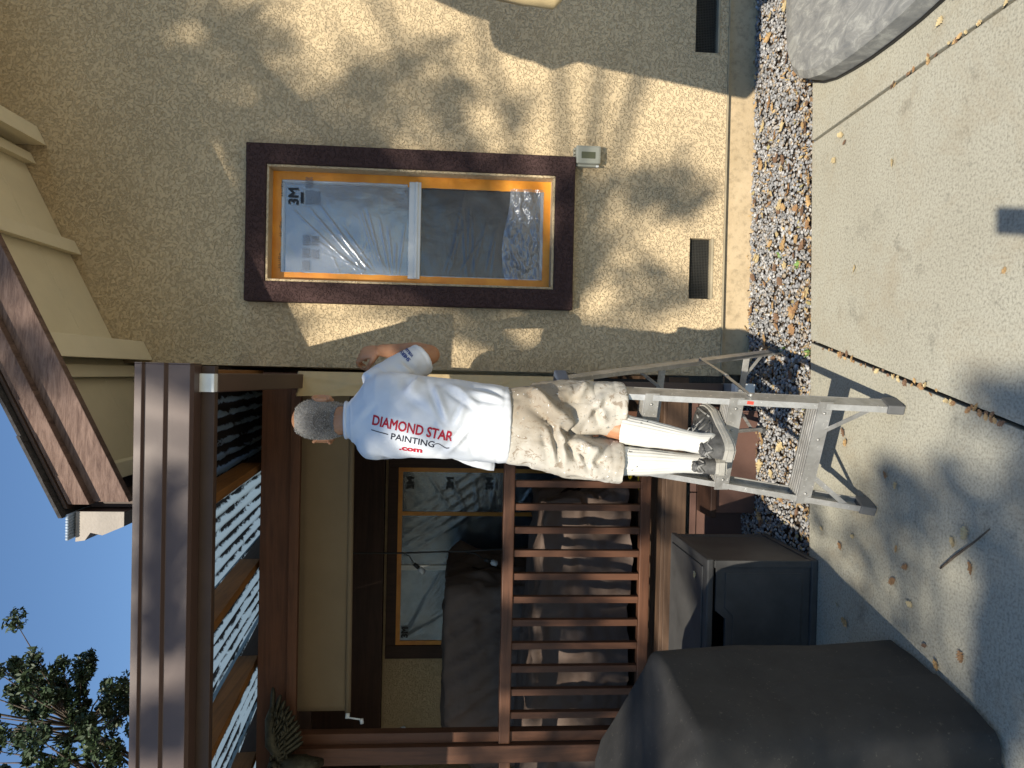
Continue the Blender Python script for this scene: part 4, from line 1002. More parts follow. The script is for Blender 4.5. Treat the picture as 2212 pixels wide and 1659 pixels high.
def put(me, name, mat, parent, V=None):
    off = np.array(wloc(parent))
    if V is None:
        V = np.empty(len(me.vertices)*3); me.vertices.foreach_get('co', V); V = V.reshape(-1, 3)
    me.vertices.foreach_set('co', (V-off).ravel()); me.update(); me.name = name; me.materials.clear(); me.materials.append(mat)
    me.polygons.foreach_set('use_smooth', np.ones(len(me.polygons), bool))
    o = bpy.data.objects.new(name, me); COL.objects.link(o); o.parent = parent; return o
# materials
t = NT('skin'); c = t.ramp(t.noise(14, 4, .6), [(.3, (.36, .165, .082)), (.7, (.48, .25, .14))]); t.col(c); t.bump(t.noise(260, 3, .6), .2, .001)
t.b.inputs['Subsurface Weight'].default_value = .12; t.b.inputs['Subsurface Radius'].default_value = (.012, .005, .003); MT['skin'] = t.done(.5, 0, .4)
t = NT('white_jersey'); c = t.ramp(t.noise(5, 4, .6), [(.3, (.55, .57, .61)), (.7, (.65, .665, .69))]); t.col(c); t.bump(t.noise(330, 3, .7), .3, .0012); MT['shirt'] = t.done(.9, 0, .2)
t = NT('stained_canvas')
base = t.ramp(t.noise(6, 5, .7), [(.3, (.42, .39, .34)), (.7, (.60, .58, .535))])
dirt = t.ramp(t.noise(3.6, 5, .7), [(.36, 0.0), (.66, .8)]); base = t.mix(dirt, base, (.34, .29, .225))
vd = t.n('ShaderNodeVectorMath', operation='DISTANCE'); t.l(t.pos, vd.inputs[0]); vd.inputs[1].default_value = (-.075, 2.55, 1.27)
grime = t.ramp(t.math('ADD', vd.outputs['Value'], t.math('MULTIPLY', t.math('SUBTRACT', t.noise(16, 5, .7), .5), .22)), [(.10, .85), (.24, 0.0)]); base = t.mix(grime, base, (.25, .205, .15))
sp1 = t.ramp(t.noise(30, 4, .75, .8), [(.56, 0.0), (.62, 1.0)]); base = t.mix(t.math('MULTIPLY', sp1, .75), base, (.20, .15, .105))
sp2 = t.ramp(t.noise(52, 4, .8), [(.63, 0.0), (.66, 1.0)]); base = t.mix(t.math('MULTIPLY', sp2, .8), base, (.15, .17, .17))
sp3 = t.ramp(t.noise(17, 5, .8, 1.2), [(.68, 0.0), (.70, 1.0)]); base = t.mix(sp3, base, (.085, .050, .028))
sp4 = t.ramp(t.noise(40, 3, .8), [(.66, 0.0), (.69, 1.0)]); base = t.mix(sp4, base, (.80, .79, .76))
t.col(base); t.bump(t.noise(420, 2, .6), .25, .001); MT['shorts'] = t.done(.9, 0, .2)
MT['sock'] = simple('white_rib_sock', (.57, .555, .515), .95, 0, .06, 8, 400, .3, .001, .2)
MT['shoe'] = simple('charcoal_shoe', (.085, .083, .080), .6, 0, .45, 45, 220, .3, .001)
MT['shoelight'] = simple('grey_shoe_overlay', (.20, .195, .185), .55, 0, .3, 40, 220, .2, .001)
MT['sole'] = simple('off_white_sole', (.34, .325, .29), .7, 0, .15, 25, 100, .2, .001)
MT['shirtred'] = simple('red_print', (.40, .012, .03), .8, 0, .1, 60, 200, .1, .001)
MT['shirtblack'] = simple('black_print', (.022, .022, .035), .8, 0, .1)
MT['shirtblue'] = simple('blue_print', (.04, .07, .24), .8, 0, .1)

# --- body: one continuous surface
bm = bmesh.new()
hipR, hipL = Vector((-.125, 2.665, 1.40)), Vector((-.255, 2.65, 1.40)); kneR, kneL = Vector((-.168, 2.655, 1.06)), Vector((-.300, 2.615, 1.06))
ankR, ankL = Vector((-.228, 2.475, .690)), Vector((-.308, 2.548, .690))
for h, k, a in ((hipR, kneR, ankR), (hipL, kneL, ankL)):
    cal_ = k.lerp(a, .35)-FD*.012
    limb(bm, [h, h.lerp(k, .5), k, cal_, k.lerp(a, .75), a], [.058, .052, .040, .044, .035, .031])
    limb(bm, [a, a+Vector((.0, 0, -.045)), a+FD*.09+Vector((.01, 0, -.06)), a+FD*.16+Vector((.02, 0, -.07))], [.033, .034, .030, .022])
loft(bm, [((-.19, 2.66, 1.36), SD, FD, .10, .075, 1), ((-.19, 2.66, 1.44), SD, FD, .112, .085, 1), ((-.185, 2.665, 1.55), SD, FD, .110, .085, 1),
          ((-.175, 2.69, 1.70), SD, FD, .118, .09, 1), ((-.165, 2.715, 1.83), SD, FD, .125, .085, 1), ((-.168, 2.74, 1.90), SD, FD, .110, .065, 1), ((-.18, 2.758, 1.95), SD, FD, .070, .052, 1), ((-.188, 2.785, 1.985), SD, FD, .046, .046, 1)])
HC_ = Vector((-.190, 2.845, 2.085))
limb(bm, [(-.182, 2.77, 1.93), (-.187, 2.79, 1.985), (-.190, 2.825, 2.04)], [.046, .052, .055])
HF = Vector((math.sin(R(10)), math.cos(R(10)), -.18)).normalized(); HS = HF.cross(UZ).normalized(); HU = HS.cross(HF).normalized()
def HP(s, f, u): return HC_+HS*s+HF*f+HU*u
hr = [(-.118, .045, .030, .030, .93), (-.105, .040, .048, .055, .95), (-.075, .020, .062, .078, 1), (-.04, .006, .070, .088, 1), (0, 0, .0745, .094, 1), (.035, -.002, .0755, .095, 1), (.065, -.002, .070, .089, 1), (.09, -.002, .057, .074, 1), (.108, -.002, .036, .050, 1), (.116, -.002, .012, .018, 1)]
loft(bm, [(HP(0, f, u), HS, HF, a, b, e) for u, f, a, b, e in hr])
limb(bm, [HP(0, .090, .02), HP(0, .103, -.005), HP(0, .112, -.028)], [.009, .011, .014], 10)          # nose
ball(bm, HP(0, .088, -.062), .020, (1, .6, .45)); ball(bm, HP(0, .086, -.075), .018, (1, .6, .4)); ball(bm, HP(0, .080, -.104), .022)      # lips, chin
ball(bm, HP(.030, .082, .018), .018, (1.2, .6, .5)); ball(bm, HP(-.030, .082, .018), .018, (1.2, .6, .5))                              # brows
for s in (1, -1):
    for k in range(9):                                                                                    # ear rim and lobe
        a = R(-110+27*k); ball(bm, HP(s*(.084+.008*math.cos(a*.5)), -.012+.020*math.cos(a), .000+.034*math.sin(a)), .0078)
    ball(bm, HP(s*.080, -.008, .0), .024, (.45, .8, 1.3)); ball(bm, HP(s*.080, .000, -.034), .012, (.7, .9, 1))
# right arm: upper arm down and forward, forearm up to the corner
shR, elR, wrR = Vector((-.040, 2.745, 1.860)), Vector((.076, 2.885, 1.672)), Vector((.094, 3.060, 1.885))
limb(bm, [shR, shR.lerp(elR, .5)+Vector((.005, -.005, 0)), elR], [.050, .048, .039]); limb(bm, [elR, elR.lerp(wrR, .3)+Vector((.004, 0, -.004)), elR.lerp(wrR, .7), wrR], [.040, .043, .033, .027])
shL, elL, wrL = Vector((-.270, 2.745, 1.872)), Vector((-.270, 2.93, 1.69)), Vector((-.16, 3.10, 1.80))
limb(bm, [shL, shL.lerp(elL, .5), elL], [.045, .046, .040]); limb(bm, [elL, elL.lerp(wrL, .3), elL.lerp(wrL, .7), wrL], [.040, .043, .033, .027])
def hand(bm, w, axis, out, side, curl=1.0):
    """palm from wrist w along axis; `out` is the back of the hand, `side` towards the thumb"""
    axis = axis.normalized(); out = (out-axis*out.dot(axis)).normalized(); side = (side-axis*side.dot(axis)-out*side.dot(out)).normalized()
    c0 = w-axis*.01
    loft(bm, [(c0, side, out, .024, .018, 1), (w+axis*.02, side, out, .032, .016, .9), (w+axis*.055, side, out, .040, .015, .85), (w+axis*.085, side, out, .040, .013, .85), (w+axis*.094, side, out, .034, .009, .9)], 20)
    for i, (o, L) in enumerate(((.030, .070), (.010, .078), (-.011, .072), (-.031, .058))):
        p = w+axis*.085+side*o; d = axis.copy(); pts = [p-axis*.012]; ang = 0
        for j, seg in enumerate((.45, .30, .25)):
            ang += R((38, 58, 42)[j]*curl*(1+.06*i)); dd = (axis*math.cos(ang)-out*math.sin(ang)+side*(.05*(1.5-i))).normalized()
            pts.append(pts[-1]+dd*L*seg if j else p+dd*L*seg)
        bm_tube(bm, pts, [.0098, .0092, .0084, .0068], 10)
        for q_, r_ in zip(pts, (.0098, .0094, .0086, .0069)): ball(bm, q_, r_)
    p = w+axis*.025+side*.028-out*.004; pts = [p, p+(axis*.6+side*.75-out*.35).normalized()*.034, p+(axis*.8+side*.55-out*.6).normalized()*.064, p+(axis*.95+side*.15-out*.75).normalized()*.086]
    bm_tube(bm, pts, [.0135, .0115, .0100, .0078], 10)
    for q_, r_ in zip(pts, (.0135, .0116, .0101, .0079)): ball(bm, q_, r_)
hand(bm, wrR, Vector((-.14, .24, .85)), Vector((.66, -.64, .1)), Vector((-.05, -.4, .4)), .88)
hand(bm, wrL, Vector((.55, .35, .35)), Vector((-.4, .3, .6)), Vector((.2, -.3, .5)), 1.0)
bme, BV = fuse(bm, .0036, 3)
body = put(bme, 'body', MT['skin'], PS)
# nails and eyes are far too small or turned away; hair is short grey stubble with a thinning crown
bmN = normals(bme); rel = BV-np.array(HC_); hu = rel@np.array(HU); hf = rel@np.array(HF); hs = rel@np.array(HS)
def hair_mask(s, f, u):
    back = np.clip((.035-f)/.03, 0, 1)*np.clip((u+.078+.35*np.maximum(0, f+.03))/.02, 0, 1)
    crown = np.clip((np.hypot(s*1.0, (f+.030)*.8)-.030)/.030, 0, 1); crown = np.where(u > .060, crown, 1)
    return back*crown
keepv = (hair_mask(hs, hf, hu) > .30) & (np.abs(hs) < .0775) & (hu > -.09) & (np.linalg.norm(rel, axis=1) < .135)
# ears stand outside the skull: keep the hair off them
F4 = [tuple(p.vertices) for p in bme.polygons]
cap = [f for f in F4 if all(keepv[i] for i in f)]
used = sorted({i for f in cap for i in f}); mp_ = {i: k for k, i in enumerate(used)}
V2 = [tuple(BV[i]+bmN[i]*.0016) for i in used]; F2 = [tuple(mp_[i] for i in f) for f in cap]
t = NT('stubble'); n1 = t.noise(420, 2, .6); sepz = t.n('ShaderNodeSeparateXYZ'); t.l(t.pos, sepz.inputs[0])
vd = t.n('ShaderNodeVectorMath', operation='DISTANCE'); t.l(t.pos, vd.inputs[0]); vd.inputs[1].default_value = tuple(HP(.012, -.10, -.030))
grey = t.ramp(t.math('ADD', vd.outputs['Value'], t.math('MULTIPLY', t.math('SUBTRACT', t.noise(30, 3, .6), .5), .05)), [(.035, (.05, .044, .040)), (.10, (.29, .265, .235))])
t.col(t.mix(t.ramp(n1, [(.42, 0.0), (.66, .55)]), grey, (.36, .33, .30))); t.bump(n1, .6, .002); MT['stubble'] = t.done(.8, 0, .2)
hg = np.random.default_rng(4); ctr = np.array([BV[list(f)].mean(0) for f in cap]); cn = np.array([bmN[list(f)].mean(0) for f in cap])
pick = hg.integers(0, len(cap), 9000); P = ctr[pick]+hg.normal(0, .0012, (9000, 3)); Nn = cn[pick]+hg.normal(0, .35, (9000, 3))+np.array([0, 0, -.45]); Nn /= np.linalg.norm(Nn, axis=1)[:, None]
Sd = np.cross(Nn, hg.normal(0, 1, (9000, 3))); Sd /= np.linalg.norm(Sd, axis=1)[:, None]
HVs = np.stack([P-Sd*.0006, P+Sd*.0006, P+Nn*.0065], 1).reshape(-1, 3)
hc = mobj('hair', V2, F2, MT['stubble'], body, True)
t = NT('hair_strand'); ri = t.t.nodes.new('ShaderNodeNewGeometry').outputs['Random Per Island']; t.col(t.ramp(ri, [(0, (.03, .026, .024)), (.35, (.12, .11, .10)), (.6, (.42, .40, .37)), (1, (.62, .60, .56))])); MT['strand'] = t.done(.5, 0, .4)
npobj('hair_strands', HVs, np.arange(27000).reshape(-1, 3), MT['strand'], body)['kind'] = 'stuff'

# --- shirt
bm = bmesh.new()
loft(bm, [((-.186, 2.652, 1.362), SD, FD, .143, .126, .9), ((-.184, 2.652, 1.40), SD, FD, .147, .128, .9), ((-.176, 2.658, 1.50), SD, FD, .150, .128, .92), ((-.168, 2.672, 1.62), SD, FD, .152, .130, .95),
          ((-.160, 2.69, 1.72), SD, FD, .158, .130, 1), ((-.156, 2.708, 1.80), SD, FD, .163, .124, 1), ((-.158, 2.725, 1.86), SD, FD, .162, .110, 1), ((-.166, 2.74, 1.905), SD, FD, .140, .090, 1), ((-.178, 2.752, 1.94), SD, FD, .105, .076, 1), ((-.184, 2.765, 1.966), SD, FD, .076, .067, 1), ((-.186, 2.776, 1.985), SD, FD, .068, .062, 1)], 48)
ad = (elR-shR).normalized(); au = ad.cross(UZ).normalized(); av = ad.cross(au)
cuffR = shR+ad*.220
loft(bm, [(shR-ad*.04, au, av, .060, .062, 1), (shR+ad*.03, au, av, .068, .070, 1), (shR+ad*.11, au, av, .063, .067, 1), (shR+ad*.19, au, av, .061, .066, 1), (cuffR, au, av, .063, .068, 1)], 32)
ball(bm, shR+Vector((-.02, 0, -.03)), .078); ball(bm, Vector((-.258, 2.738, 1.862)), .078)
al = (elL-shL).normalized(); bu = al.cross(UZ).normalized(); bv_ = al.cross(bu)
loft(bm, [(shL-al*.03, bu, bv_, .060, .064, 1), (shL+al*.08, bu, bv_, .070, .074, 1), (shL+al*.20, bu, bv_, .066, .072, 1)], 32)
# front of the shirt swings out past the left hip
loft(bm, [((-.25, 2.70, 1.62), SD, FD, .06, .05, 1), ((-.300, 2.745, 1.50), SD, FD, .055, .035, 1), ((-.325, 2.765, 1.42), SD, FD, .056, .022, 1), ((-.338, 2.77, 1.405), SD, FD, .045, .014, 1)], 20)
sme, SV = fuse(bm, .0062, 5)
SN = normals(sme)
sf = [(-.007, 1.687, -.085, 1.745, .020, .013), (-.037, 1.645, -.175, 1.585, .013, .010), (-.030, 1.60, -.115, 1.475, .014, .010), (-.140, 1.470, -.300, 1.605, .012, .009), (-.10, 1.525, -.19, 1.565, .012, .007),
      (-.163, 1.64, -.258, 1.53, .013, .006), (-.061, 1.54, -.083, 1.385, .013, .007), (-.296, 1.60, -.32, 1.46, .012, .007), (-.30, 1.87, -.32, 1.72, .011, .006), (.0, 1.56, -.06, 1.36, .015, .008),
      (-.05, 1.75, -.13, 1.62, .020, .006), (-.02, 1.72, .04, 1.79, .014, .008), (-.20, 1.50, -.30, 1.47, .014, .006), (-.12, 1.45, -.22, 1.42, .015, .005), (-.17, 1.93, -.10, 1.86, .014, .004)]
back = np.clip(-(SN@np.array(FD))*1.6+.25, 0, 1)
h = fold_field(SV, sf)*back*1.5
hn = np.array([noise.fractal(Vector((v[0]*9+v[2]*3, v[1]*9, v[2]*6)), 1, 2, 3) for v in SV])*.0045
SV = SV+SN*(h+hn)[:, None]
# hem and cuff stitch lines
hz = SV[:, 2]-(1.385-.10*(SV[:, 0]+.186)); hl = np.exp(-((hz-.012)/.004)**2)*.0022*(SV[:, 2] < 1.45)
rc = SV-np.array(cuffR); along = rc@np.array(ad); hl += np.exp(-((along+.022)/.004)**2)*.002*(SV[:, 0] > -.02)
seamp = SV-np.array(shR); hl += np.exp(-(((seamp@np.array(ad))-.012)/.004)**2)*.003*(SV[:, 0] > -.12)*(np.linalg.norm(seamp, axis=1) < .13)
nk = SV-np.array((-.186, 2.772, 1.975)); hl -= np.exp(-((np.linalg.norm(nk*np.array([1, 1, 1.6]), axis=1)-.088)/.005)**2)*.0028
SV = SV-SN*hl[:, None]
shirt = put(sme, 'shirt', MT['shirt'], PS, SV)
bvS = BVHTree.FromPolygons([tuple(v) for v in SV], [tuple(p.vertices) for p in sme.polygons])
def printed(name, me2, org, dx, dy, mat, bv, parent, sx=1.0, eps=.0016, ray=Vector((0, 1, 0)), back_=.6):
    """flat lettering laid on cloth: org + x*dx + y*dy, dropped along `ray` on to the surface"""
    b2 = bmesh.new(); b2.from_mesh(me2); bmesh.ops.triangulate(b2, faces=b2.faces)
    for _ in range(2):
        long = [e for e in b2.edges if e.calc_length() > .010]
        if long: bmesh.ops.subdivide_edges(b2, edges=long, cuts=1); bmesh.ops.triangulate(b2, faces=b2.faces)
    bad = []
    for v in b2.verts:
        p = Vector(org)+Vector(dx)*v.co.x*sx+Vector(dy)*v.co.y
        hit = bv.ray_cast(p-ray*back_, ray)
        if hit[0] is None: bad.append(v); v.co = p
        else: v.co = hit[0]+hit[1].normalized()*eps*(1 if hit[1].dot(ray) < 0 else -1)
    if bad: bmesh.ops.delete(b2, geom=bad, context='VERTS')
    return bmobj(name, b2, mat, parent)
def dirn(a, b): d = Vector((b[0]-a[0], 0, b[1]-a[1])); return d.normalized(), d.length
def line_text(txt, p0, p1, cap, mat, bold, parent=shirt):
    d, L = dirn(p0, p1); upv = Vector((-d.z, 0, d.x)); me2 = text_mesh(txt, cap/.70, 0, bold)
    xsz = max(v.co.x for v in me2.vertices); x00 = min(v.co.x for v in me2.vertices)
    printed('printed_lettering', me2, (p0[0]-x00, 2.5, p0[1]), d, upv, mat, bvS, parent, L/(xsz-x00))
line_text('DIAMOND STAR', (-.187, 1.869), (-.239, 1.576), .036, MT['shirtred'], .0014)
line_text('PAINTING', (-.239, 1.799), (-.265, 1.641), .0235, MT['shirtblack'], .0004)
line_text('.com', (-.281, 1.768), (-.290, 1.683), .019, MT['shirtred'], .0012)
def strip(pts, w, mat):
    me2 = bpy.data.meshes.new('s'); V = []; F = []
    for i, (x, z) in enumerate(pts):
        V += [(x, z+0, 0), (x+w, z, 0)]
        if i: F.append((2*i-2, 2*i-1, 2*i+1, 2*i))
    me2.from_pydata(V, [], F); printed('printed_line', me2, (0, 2.5, 0), Vector((1, 0, 0)), Vector((0, 0, 1)), mat, bvS, shirt)
strip([(-.212+.0-.0014*k*1.0, 1.870-.0064*k) for k in range(11)], .0032, MT['shirtblack'])
strip([(-.256-.0009*k+.0055*math.sin(k*.55), 1.637-.0050*k) for k in range(12)], .0030, MT['shirtblack'])
bm = bmesh.new(); bm_tube(bm, [Vector((-.1865, 2.777, 1.984))+SD*.0675*math.cos(a*math.pi/18)+FD*.0615*math.sin(a*math.pi/18)+UZ*(.004*math.sin(a*math.pi/18)) for a in range(37)], .0075, 8, False)
bmobj('collar', bm, MT['shirt'], shirt, True)
# sleeve lettering just above the cuff
def sleeve_text(txt, off, cap):
    me2 = text_mesh(txt, cap/.7, 0, .0008); d = Vector((.62, 0, .60)).normalized(); upv = Vector((-d.z, 0, d.x)); 
    printed('printed_lettering', me2, (.052+off[0], 2.6, 1.742+off[1]), d, upv, MT['shirtblue'], bvS, shirt)
sleeve_text('SHERWIN', (0, 0), .013); sleeve_text('WILLIAMS', (.016, -.010), .010)

# --- shorts
bm = bmesh.new()
loft(bm, [((-.187, 2.652, 1.44), SD, FD, .132, .108, .95), ((-.188, 2.650, 1.36), SD, FD, .143, .118, .95), ((-.190, 2.648, 1.26), SD, FD, .155, .125, .9), ((-.192, 2.645, 1.19), SD, FD, .160, .118, .85), ((-.193, 2.64, 1.15), SD, FD, .150, .095, .85)], 44)
loft(bm, [((-.115, 2.655, 1.28), SD, FD, .085, .108, .95), ((-.114, 2.66, 1.16), SD, FD, .100, .108, .85), ((-.114, 2.655, 1.05), SD, FD, .098, .112, .85), ((-.116, 2.650, .970), SD, FD, .099, .112, .85), ((-.117, 2.649, .938), SD, FD, .098, .110, .85)], 36)
loft(bm, [((-.262, 2.645, 1.28), SD, FD, .085, .108, .95), ((-.285, 2.635, 1.16), SD, FD, .090, .104, .9), ((-.306, 2.618, 1.05), SD, FD, .078, .104, .88), ((-.311, 2.608, .985), SD, FD, .076, .102, .88), ((-.312, 2.604, .950), SD, FD, .075, .100, .88)], 36)
hme, QV = fuse(bm, .0058, 4); QN = normals(hme)
qf = [(-.054, 1.308, -.207, 1.096, .024, .020), (-.165, 1.195, -.325, 1.158, .016, .017), (-.215, 1.177, -.300, 1.009, .018, .015), (-.089, 1.048, -.176, 1.012, .016, .012), (-.019, 1.074, -.091, 1.133, .015, .012),
      (-.252, 1.187, -.241, 1.338, .012, .005), (-.261, 1.129, -.300, 1.105, .013, .012), (-.311, 1.094, -.253, 1.027, .015, .013), (-.08, 1.20, -.02, 1.04, .020, .010), (-.15, 1.10, -.06, 1.02, .016, .011), (-.34, 1.16, -.36, 1.0, .015, .009), (-.12, 1.24, -.20, 1.18, .014, .010), (-.19, 1.23, -.33, 1.19, .016, .010), (-.03, 1.30, -.12, 1.22, .016, .010), (-.24, 1.10, -.35, 1.05, .014, .010)]
bk = np.clip(-(QN@np.array(FD))*1.6+.35, 0, 1)
hh = fold_field(QV, qf)*bk*1.7 + np.array([noise.fractal(Vector((v[0]*12, v[1]*12+4, v[2]*10)), 1, 2, 3) for v in QV])*.007
low = np.where(QV[:, 0] < -.212, .975, .962); hh -= np.exp(-((QV[:, 2]-low-.018)/.0035)**2)*.0025
hh -= np.exp(-((QV[:, 0]+.20+.10*(1.4-QV[:, 2]))/.004)**2)*.003*(QV[:, 2] > 1.18)*bk       # centre seam
QV = QV+QN*hh[:, None]
shorts = put(hme, 'shorts', MT['shorts'], PS, QV)
bvQ = BVHTree.FromPolygons([tuple(v) for v in QV], [tuple(p.vertices) for p in hme.polygons])
def patch(name, poly, mat, lift, parent, n=10):
    """sewn patch following the cloth, from a quad in (x,z)"""
    V = []; 
    for j in range(n+1):
        for i in range(n+1):
            u, v = i/n, j/n
            x = (poly[0][0]*(1-u)+poly[1][0]*u)*(1-v)+(poly[3][0]*(1-u)+poly[2][0]*u)*v; z = (poly[0][1]*(1-u)+poly[1][1]*u)*(1-v)+(poly[3][1]*(1-u)+poly[2][1]*u)*v
            hit = bvQ.ray_cast(Vector((x, 2.2, z)), Vector((0, 1, 0)))
            p = hit[0] if hit[0] is not None else Vector((x, 2.55, z))
            e = min(u, 1-u, v, 1-v); V.append(p-Vector((0, lift*min(1, e*8)+.0005+.001*nz(x, z, 2, 40), 0)))
    F = [(j*(n+1)+i, j*(n+1)+i+1, (j+1)*(n+1)+i+1, (j+1)*(n+1)+i) for j in range(n) for i in range(n)]
    return mobj(name, V, F, mat, parent, True)
patch('back_pocket', [(-.080, 1.325), (-.185, 1.335), (-.178, 1.19), (-.085, 1.20)], MT['shorts'], .0035, shorts)
patch('back_pocket', [(-.245, 1.335), (-.315, 1.325), (-.320, 1.20), (-.255, 1.205)], MT['shorts'], .0035, shorts)
patch('cargo_pocket', [(-.022, 1.135), (-.095, 1.130), (-.095, 1.055), (-.022, 1.060)], MT['shorts'], .0045, shorts)
# --- socks
def sock(k, a, top_z, nm='sock'):
    bm = bmesh.new(); n = 88; rings = []
    pts = []
    t0 = (k.z-top_z)/(k.z-a.z)
    for i in range(25):
        t_ = t0+(1.0-t0)*i/24; p = k.lerp(a, t_)-FD*.012*math.exp(-((t_-.35)/.3)**2)
        r = np.interp(t_, [0, .2, .35, .55, .75, .9, 1], [.0535, .0525, .0530, .0490, .0415, .0375, .0375]); pts.append((p, r))
    pts.append((a+Vector((0, 0, -.035)), .039)); pts.append((a+Vector((.0, 0, -.055)), .035))
    ax = (a-k).normalized(); u = ax.cross(FD).normalized(); v = ax.cross(u)
    for i, (p, r) in enumerate(pts):
        rr = [r+.0014*math.copysign(abs(math.sin(22*2*math.pi*j/n))**.6, math.sin(22*2*math.pi*j/n))*(1 if i < 18 else .2)+(.0015 if i < 2 else 0)+.0012*nz(p.x*30+math.cos(6.28*j/n), p.z*30, math.sin(6.28*j/n), 1) for j in range(n)]
        rings.append([bm.verts.new(p+(u*math.cos(2*math.pi*j/n)+v*math.sin(2*math.pi*j/n))*rr[j]) for j in range(n)])
    for q, w in zip(rings[:-1], rings[1:]):
        for j in range(n): bm.faces.new((q[j], q[(j+1) % n], w[(j+1) % n], w[j]))
    bm.faces.new(rings[-1])
    bvk = BVHTree.FromBMesh(bm); o = bmobj(nm, bm, MT['sock'], PS, True); return o, bvk
sR, bR = sock(kneR, ankR, .943); sL, bL = sock(kneL, ankL, .950)
def mark(bv, parent, x, z, ang, s):
    # small leaping emblem
    outl = [(-1.0, .05), (-.6, .22), (-.1, .20), (.35, .42), (.8, .75), (1.0, .70), (.85, .5), (.55, .22), (.7, -.05), (.95, -.2), (.8, -.3), (.45, -.12), (.1, -.05), (-.3, -.1), (-.55, -.45), (-.8, -.7), (-.9, -.62), (-.7, -.35), (-.62, -.05)]
    me2 = bpy.data.meshes.new('m'); me2.from_pydata([(a*s, b*s, 0) for a, b in outl], [], [tuple(range(len(outl)))])
    d = Vector((math.cos(ang), 0, math.sin(ang))); printed('printed_emblem', me2, (x, 2.5, z), d, Vector((-d.z, 0, d.x)), MT['ink'], bv, parent, 1.0, .0042)
mark(bR, sR, -.158, .878, R(70), .017); mark(bL, sL, -.268, .925, R(70), .009); mark(bL, sL, -.325, .91, R(100), .014)
# --- shoes
def shoe(heel, toe):
    heel, toe = Vector(heel), Vector(toe); f = (toe-heel); L = f.length; f.normalize(); s = Vector((f.y, -f.x, 0)); z0 = heel.z
    S = thing('shoe', None, None); S.parent = PS; S.location = heel-PS.location
    def width(t): return np.interp(t, [0, .06, .2, .45, .7, .88, .96, 1], [.020, .031, .036, .036, .047, .042, .028, .008])
    def outline(t, side): return side*(width(t)+.004*math.sin(t*3)*(side))
    # sole with a flared heel and a ridge
    for nm, za, zb_, gro, mat in (('outsole', 0, .009, .000, MT['sole']), ('midsole', .0095, .020, .003, MT['sole']), ('midsole', .0205, .030, .0005, MT['sole'])):
        T = [i/24 for i in range(25)]; P = [(t_, outline(t_, 1)) for t_ in T]+[(t_, outline(t_, -1)) for t_ in reversed(T)]
        bm = bmesh.new(); lo = []; hi = []
        for t_, w in P:
            g = (abs(w)+gro)*math.copysign(1, w); rise = .030*max(0, t_-.72)**1.3*3
            lo.append(bm.verts.new(heel+f*(t_*L*1.0+(gro*3 if t_ > .5 else -gro*3))+s*g+UZ*(za+rise))); hi.append(bm.verts.new(heel+f*(t_*L+(gro*3 if t_ > .5 else -gro*3))+s*g*.985+UZ*(zb_+rise+(.010*math.exp(-t_*6) if nm == 'midsole' else 0))))
        bm.faces.new(lo[::-1]); bm.faces.new(hi); N_ = len(P)
        for i in range(N_): bm.faces.new((lo[i], lo[(i+1) % N_], hi[(i+1) % N_], hi[i]))
        bmobj(nm, bm, mat, S)
    def top(t): return np.interp(t, [0, .04, .12, .25, .36, .5, .68, .85, .95, 1], [.10, .120, .118, .104, .122, .112, .094, .074, .058, .036])
    def usec(t, a, g=0.0):
        w = (width(t)-.002+g); h0 = .025+.030*max(0, t-.72)**1.3*3; hh_ = top(t)+g-h0
        ca, sa = math.cos(a), math.sin(a); 
        return heel+f*(t*L)+s*(w*math.copysign(abs(ca)**.75, ca)*(1-.28*max(0, sa)**1.6*(1 if t < .9 else .6)))+UZ*(h0+hh_*max(0, sa)**.85)
    bm = bmesh.new(); N_ = 20; rings = []
    for i in range(31):
        t_ = .008+.985*i/30; rings.append([bm.verts.new(usec(t_, math.pi*j/N_)) for j in range(N_+1)])
    for q, w in zip(rings[:-1], rings[1:]):
        for j in range(N_): bm.faces.new((q[j], q[j+1], w[j+1], w[j]))
    bm.faces.new(rings[0]); bm.faces.new(rings[-1])
    bmobj('upper', bm, MT['shoe'], S, True)
    def overlay(nm, path, r, mat):
        bm = bmesh.new()
        for pl_ in path: bm_tube(bm, [usec(t_, R(a), .0012) for t_, a in pl_], r, 6)
        bmobj(nm, bm, mat, S, True)
    both = lambda P: [P, [(t_, 180-a) for t_, a in P]]
    overlay('overlay', both([(.03, 35), (.12, 42), (.22, 30), (.34, 18), (.5, 12)])+both([(.28, 50), (.34, 30), (.42, 14)])+both([(.40, 52), (.46, 32), (.54, 14)])+both([(.52, 55), (.58, 34), (.66, 16)])+both([(.30, 58), (.45, 60), (.62, 62)]), .0035, MT['shoelight'])
    overlay('toe_guard', both([(.62, 10), (.74, 24), (.86, 34), (.95, 50)])+both([(.66, 45), (.78, 52)]), .004, MT['shoelight'])
    overlay('collar', [[(.03, 60), (.02, 90), (.03, 120)]]+both([(.04, 62), (.14, 66), (.24, 62), (.32, 66)]), .006, MT['shoe'])
    overlay('heel_tab', [[(.012, 60), (.010, 90), (.012, 120)], [(.012, 40), (.009, 70), (.011, 140)]], .005, MT['shoelight'])
    overlay('lace', [[(.36+.055*k, 65), (.38+.055*k, 90), (.36+.055*k, 115)] for k in range(5)]+[[(.36+.055*k, 66), (.415+.055*k, 114)] for k in range(4)], .0026, MT['shoelight'])
    bm = bmesh.new(); p = usec(.37, R(90), .003)
    for sg in (1, -1): bm_tube(bm, [p, p+s*sg*.02+UZ*.022, p+s*sg*.045+UZ*.018-f*.01, p+s*sg*.04+UZ*.0, p+s*sg*.005], .0022, 6)
    bm_tube(bm, [p, p+s*.03-f*.01+UZ*.004, p+s*.048+f*.01-UZ*.02], .0022, 6)
    bmobj('lace', bm, MT['shoelight'], S, True)
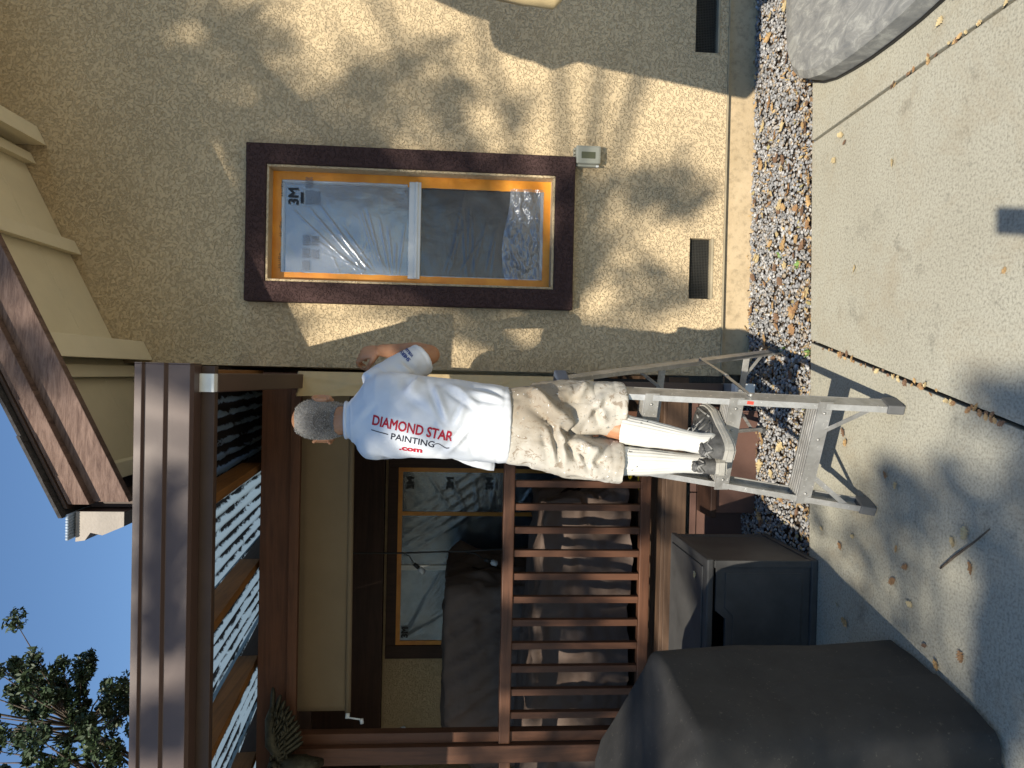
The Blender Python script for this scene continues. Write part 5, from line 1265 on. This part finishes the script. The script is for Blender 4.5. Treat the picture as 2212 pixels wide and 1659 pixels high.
ZTR = .5895
shoe((-.262, 2.405, ZTR), (-.118, 2.672, ZTR)); shoe((-.318, 2.478, ZTR), (-.278, 2.775, ZTR))
wallshade(1.25, 2.2, 2.35, 2.95, 7, .22)
wallshade(.95, 1.75, 1.75, 2.45, 10, .17)
wallshade(1.05, 1.5, 1.2, 1.75, 4, .14)
wallshade(.45, 1.10, .25, .95, 9, .16)
wallshade(.60, 1.15, .95, 2.4, 6, .14)
for _ in range(26):
    x = gq.uniform(.75, 2.2); shade(x, YW, 2.60+.5*(x-.35)-abs(gq.normal(0, .17))-.10, .17*gq.uniform(.7, 1.2))
for _ in range(9):
    x = gq.uniform(1.6, 2.5); shade(x, YW, 2.52+.5*(x-.35)-abs(gq.normal(0, .10)), .20)
wallshade(2.6, 3.6, 0, 3, 12, .3)
groundshade(-1.3, -.45, 1.5, 2.9, 9, .18)
groundshade(-.95, -.2, 1.4, 2.15, 12, .19)
groundshade(-.55, -.25, 2.2, 2.5, 3, .10)
groundshade(-.5, 0.0, 1.6, 2.3, 4, .14)
groundshade(-2.4, -1.6, 1.7, 2.7, 3, .20, .7)
for _ in range(74): shade(gq.uniform(-2.8, -.3), YB, gq.uniform(.35, 1.6), .13*gq.uniform(.7, 1.3))
for _ in range(16): shade(gq.uniform(-1.8, -.38), YGt, 2.6, .10*gq.uniform(.6, 1.3))
for _ in range(12):
    x = gq.uniform(-.4, 1.4); shade(x, YR, zb(x)+.1, .16)
for _ in range(4): shade(gq.uniform(-.20, -0.06), 2.62, gq.uniform(1.45, 2.0), .12)
tree('shade_tree', 'leafy tree behind the viewer whose shade dapples the wall', (-5.6, -8.5, 0), (-5.0, -7.6, 6.6), shade_c, shade_r, 44, .055, 21, 12, .10)
# tree beyond the porch against the sky
vt = np.random.default_rng(9); vc = []; vr = []
for (x, z, r, n) in ((-7.6, 8.6, .8, 20), (-6.9, 8.7, .55, 14), (-6.3, 9.0, .35, 9), (-6.0, 9.2, .25, 7), (-6.5, 9.6, .45, 12), (-7.3, 10.2, .7, 16), (-6.2, 9.9, .25, 5), (-5.5, 9.4, .18, 4), (-5.1, 10.2, .12, 2), (-6.0, 10.5, .2, 3), (-8.5, 9.5, 1.2, 22), (-8.5, 7.5, 1.3, 20), (-7.3, 8.0, .5, 10), (-6.6, 8.25, .3, 7), (-6.3, 8.15, .2, 4)):
    for _ in range(n):
        vc.append((x+vt.normal(0, r*.6), 14+vt.normal(0, .7), z+vt.normal(0, r*.45))); vr.append(vt.uniform(.10, .26))
tree('oak_tree', 'dark leafed oak tree rising behind the porch roof', (-9.2, 14.6, 0), (-8.7, 14.3, 6.2), vc, vr, 140, .062, 33, 14, .10)
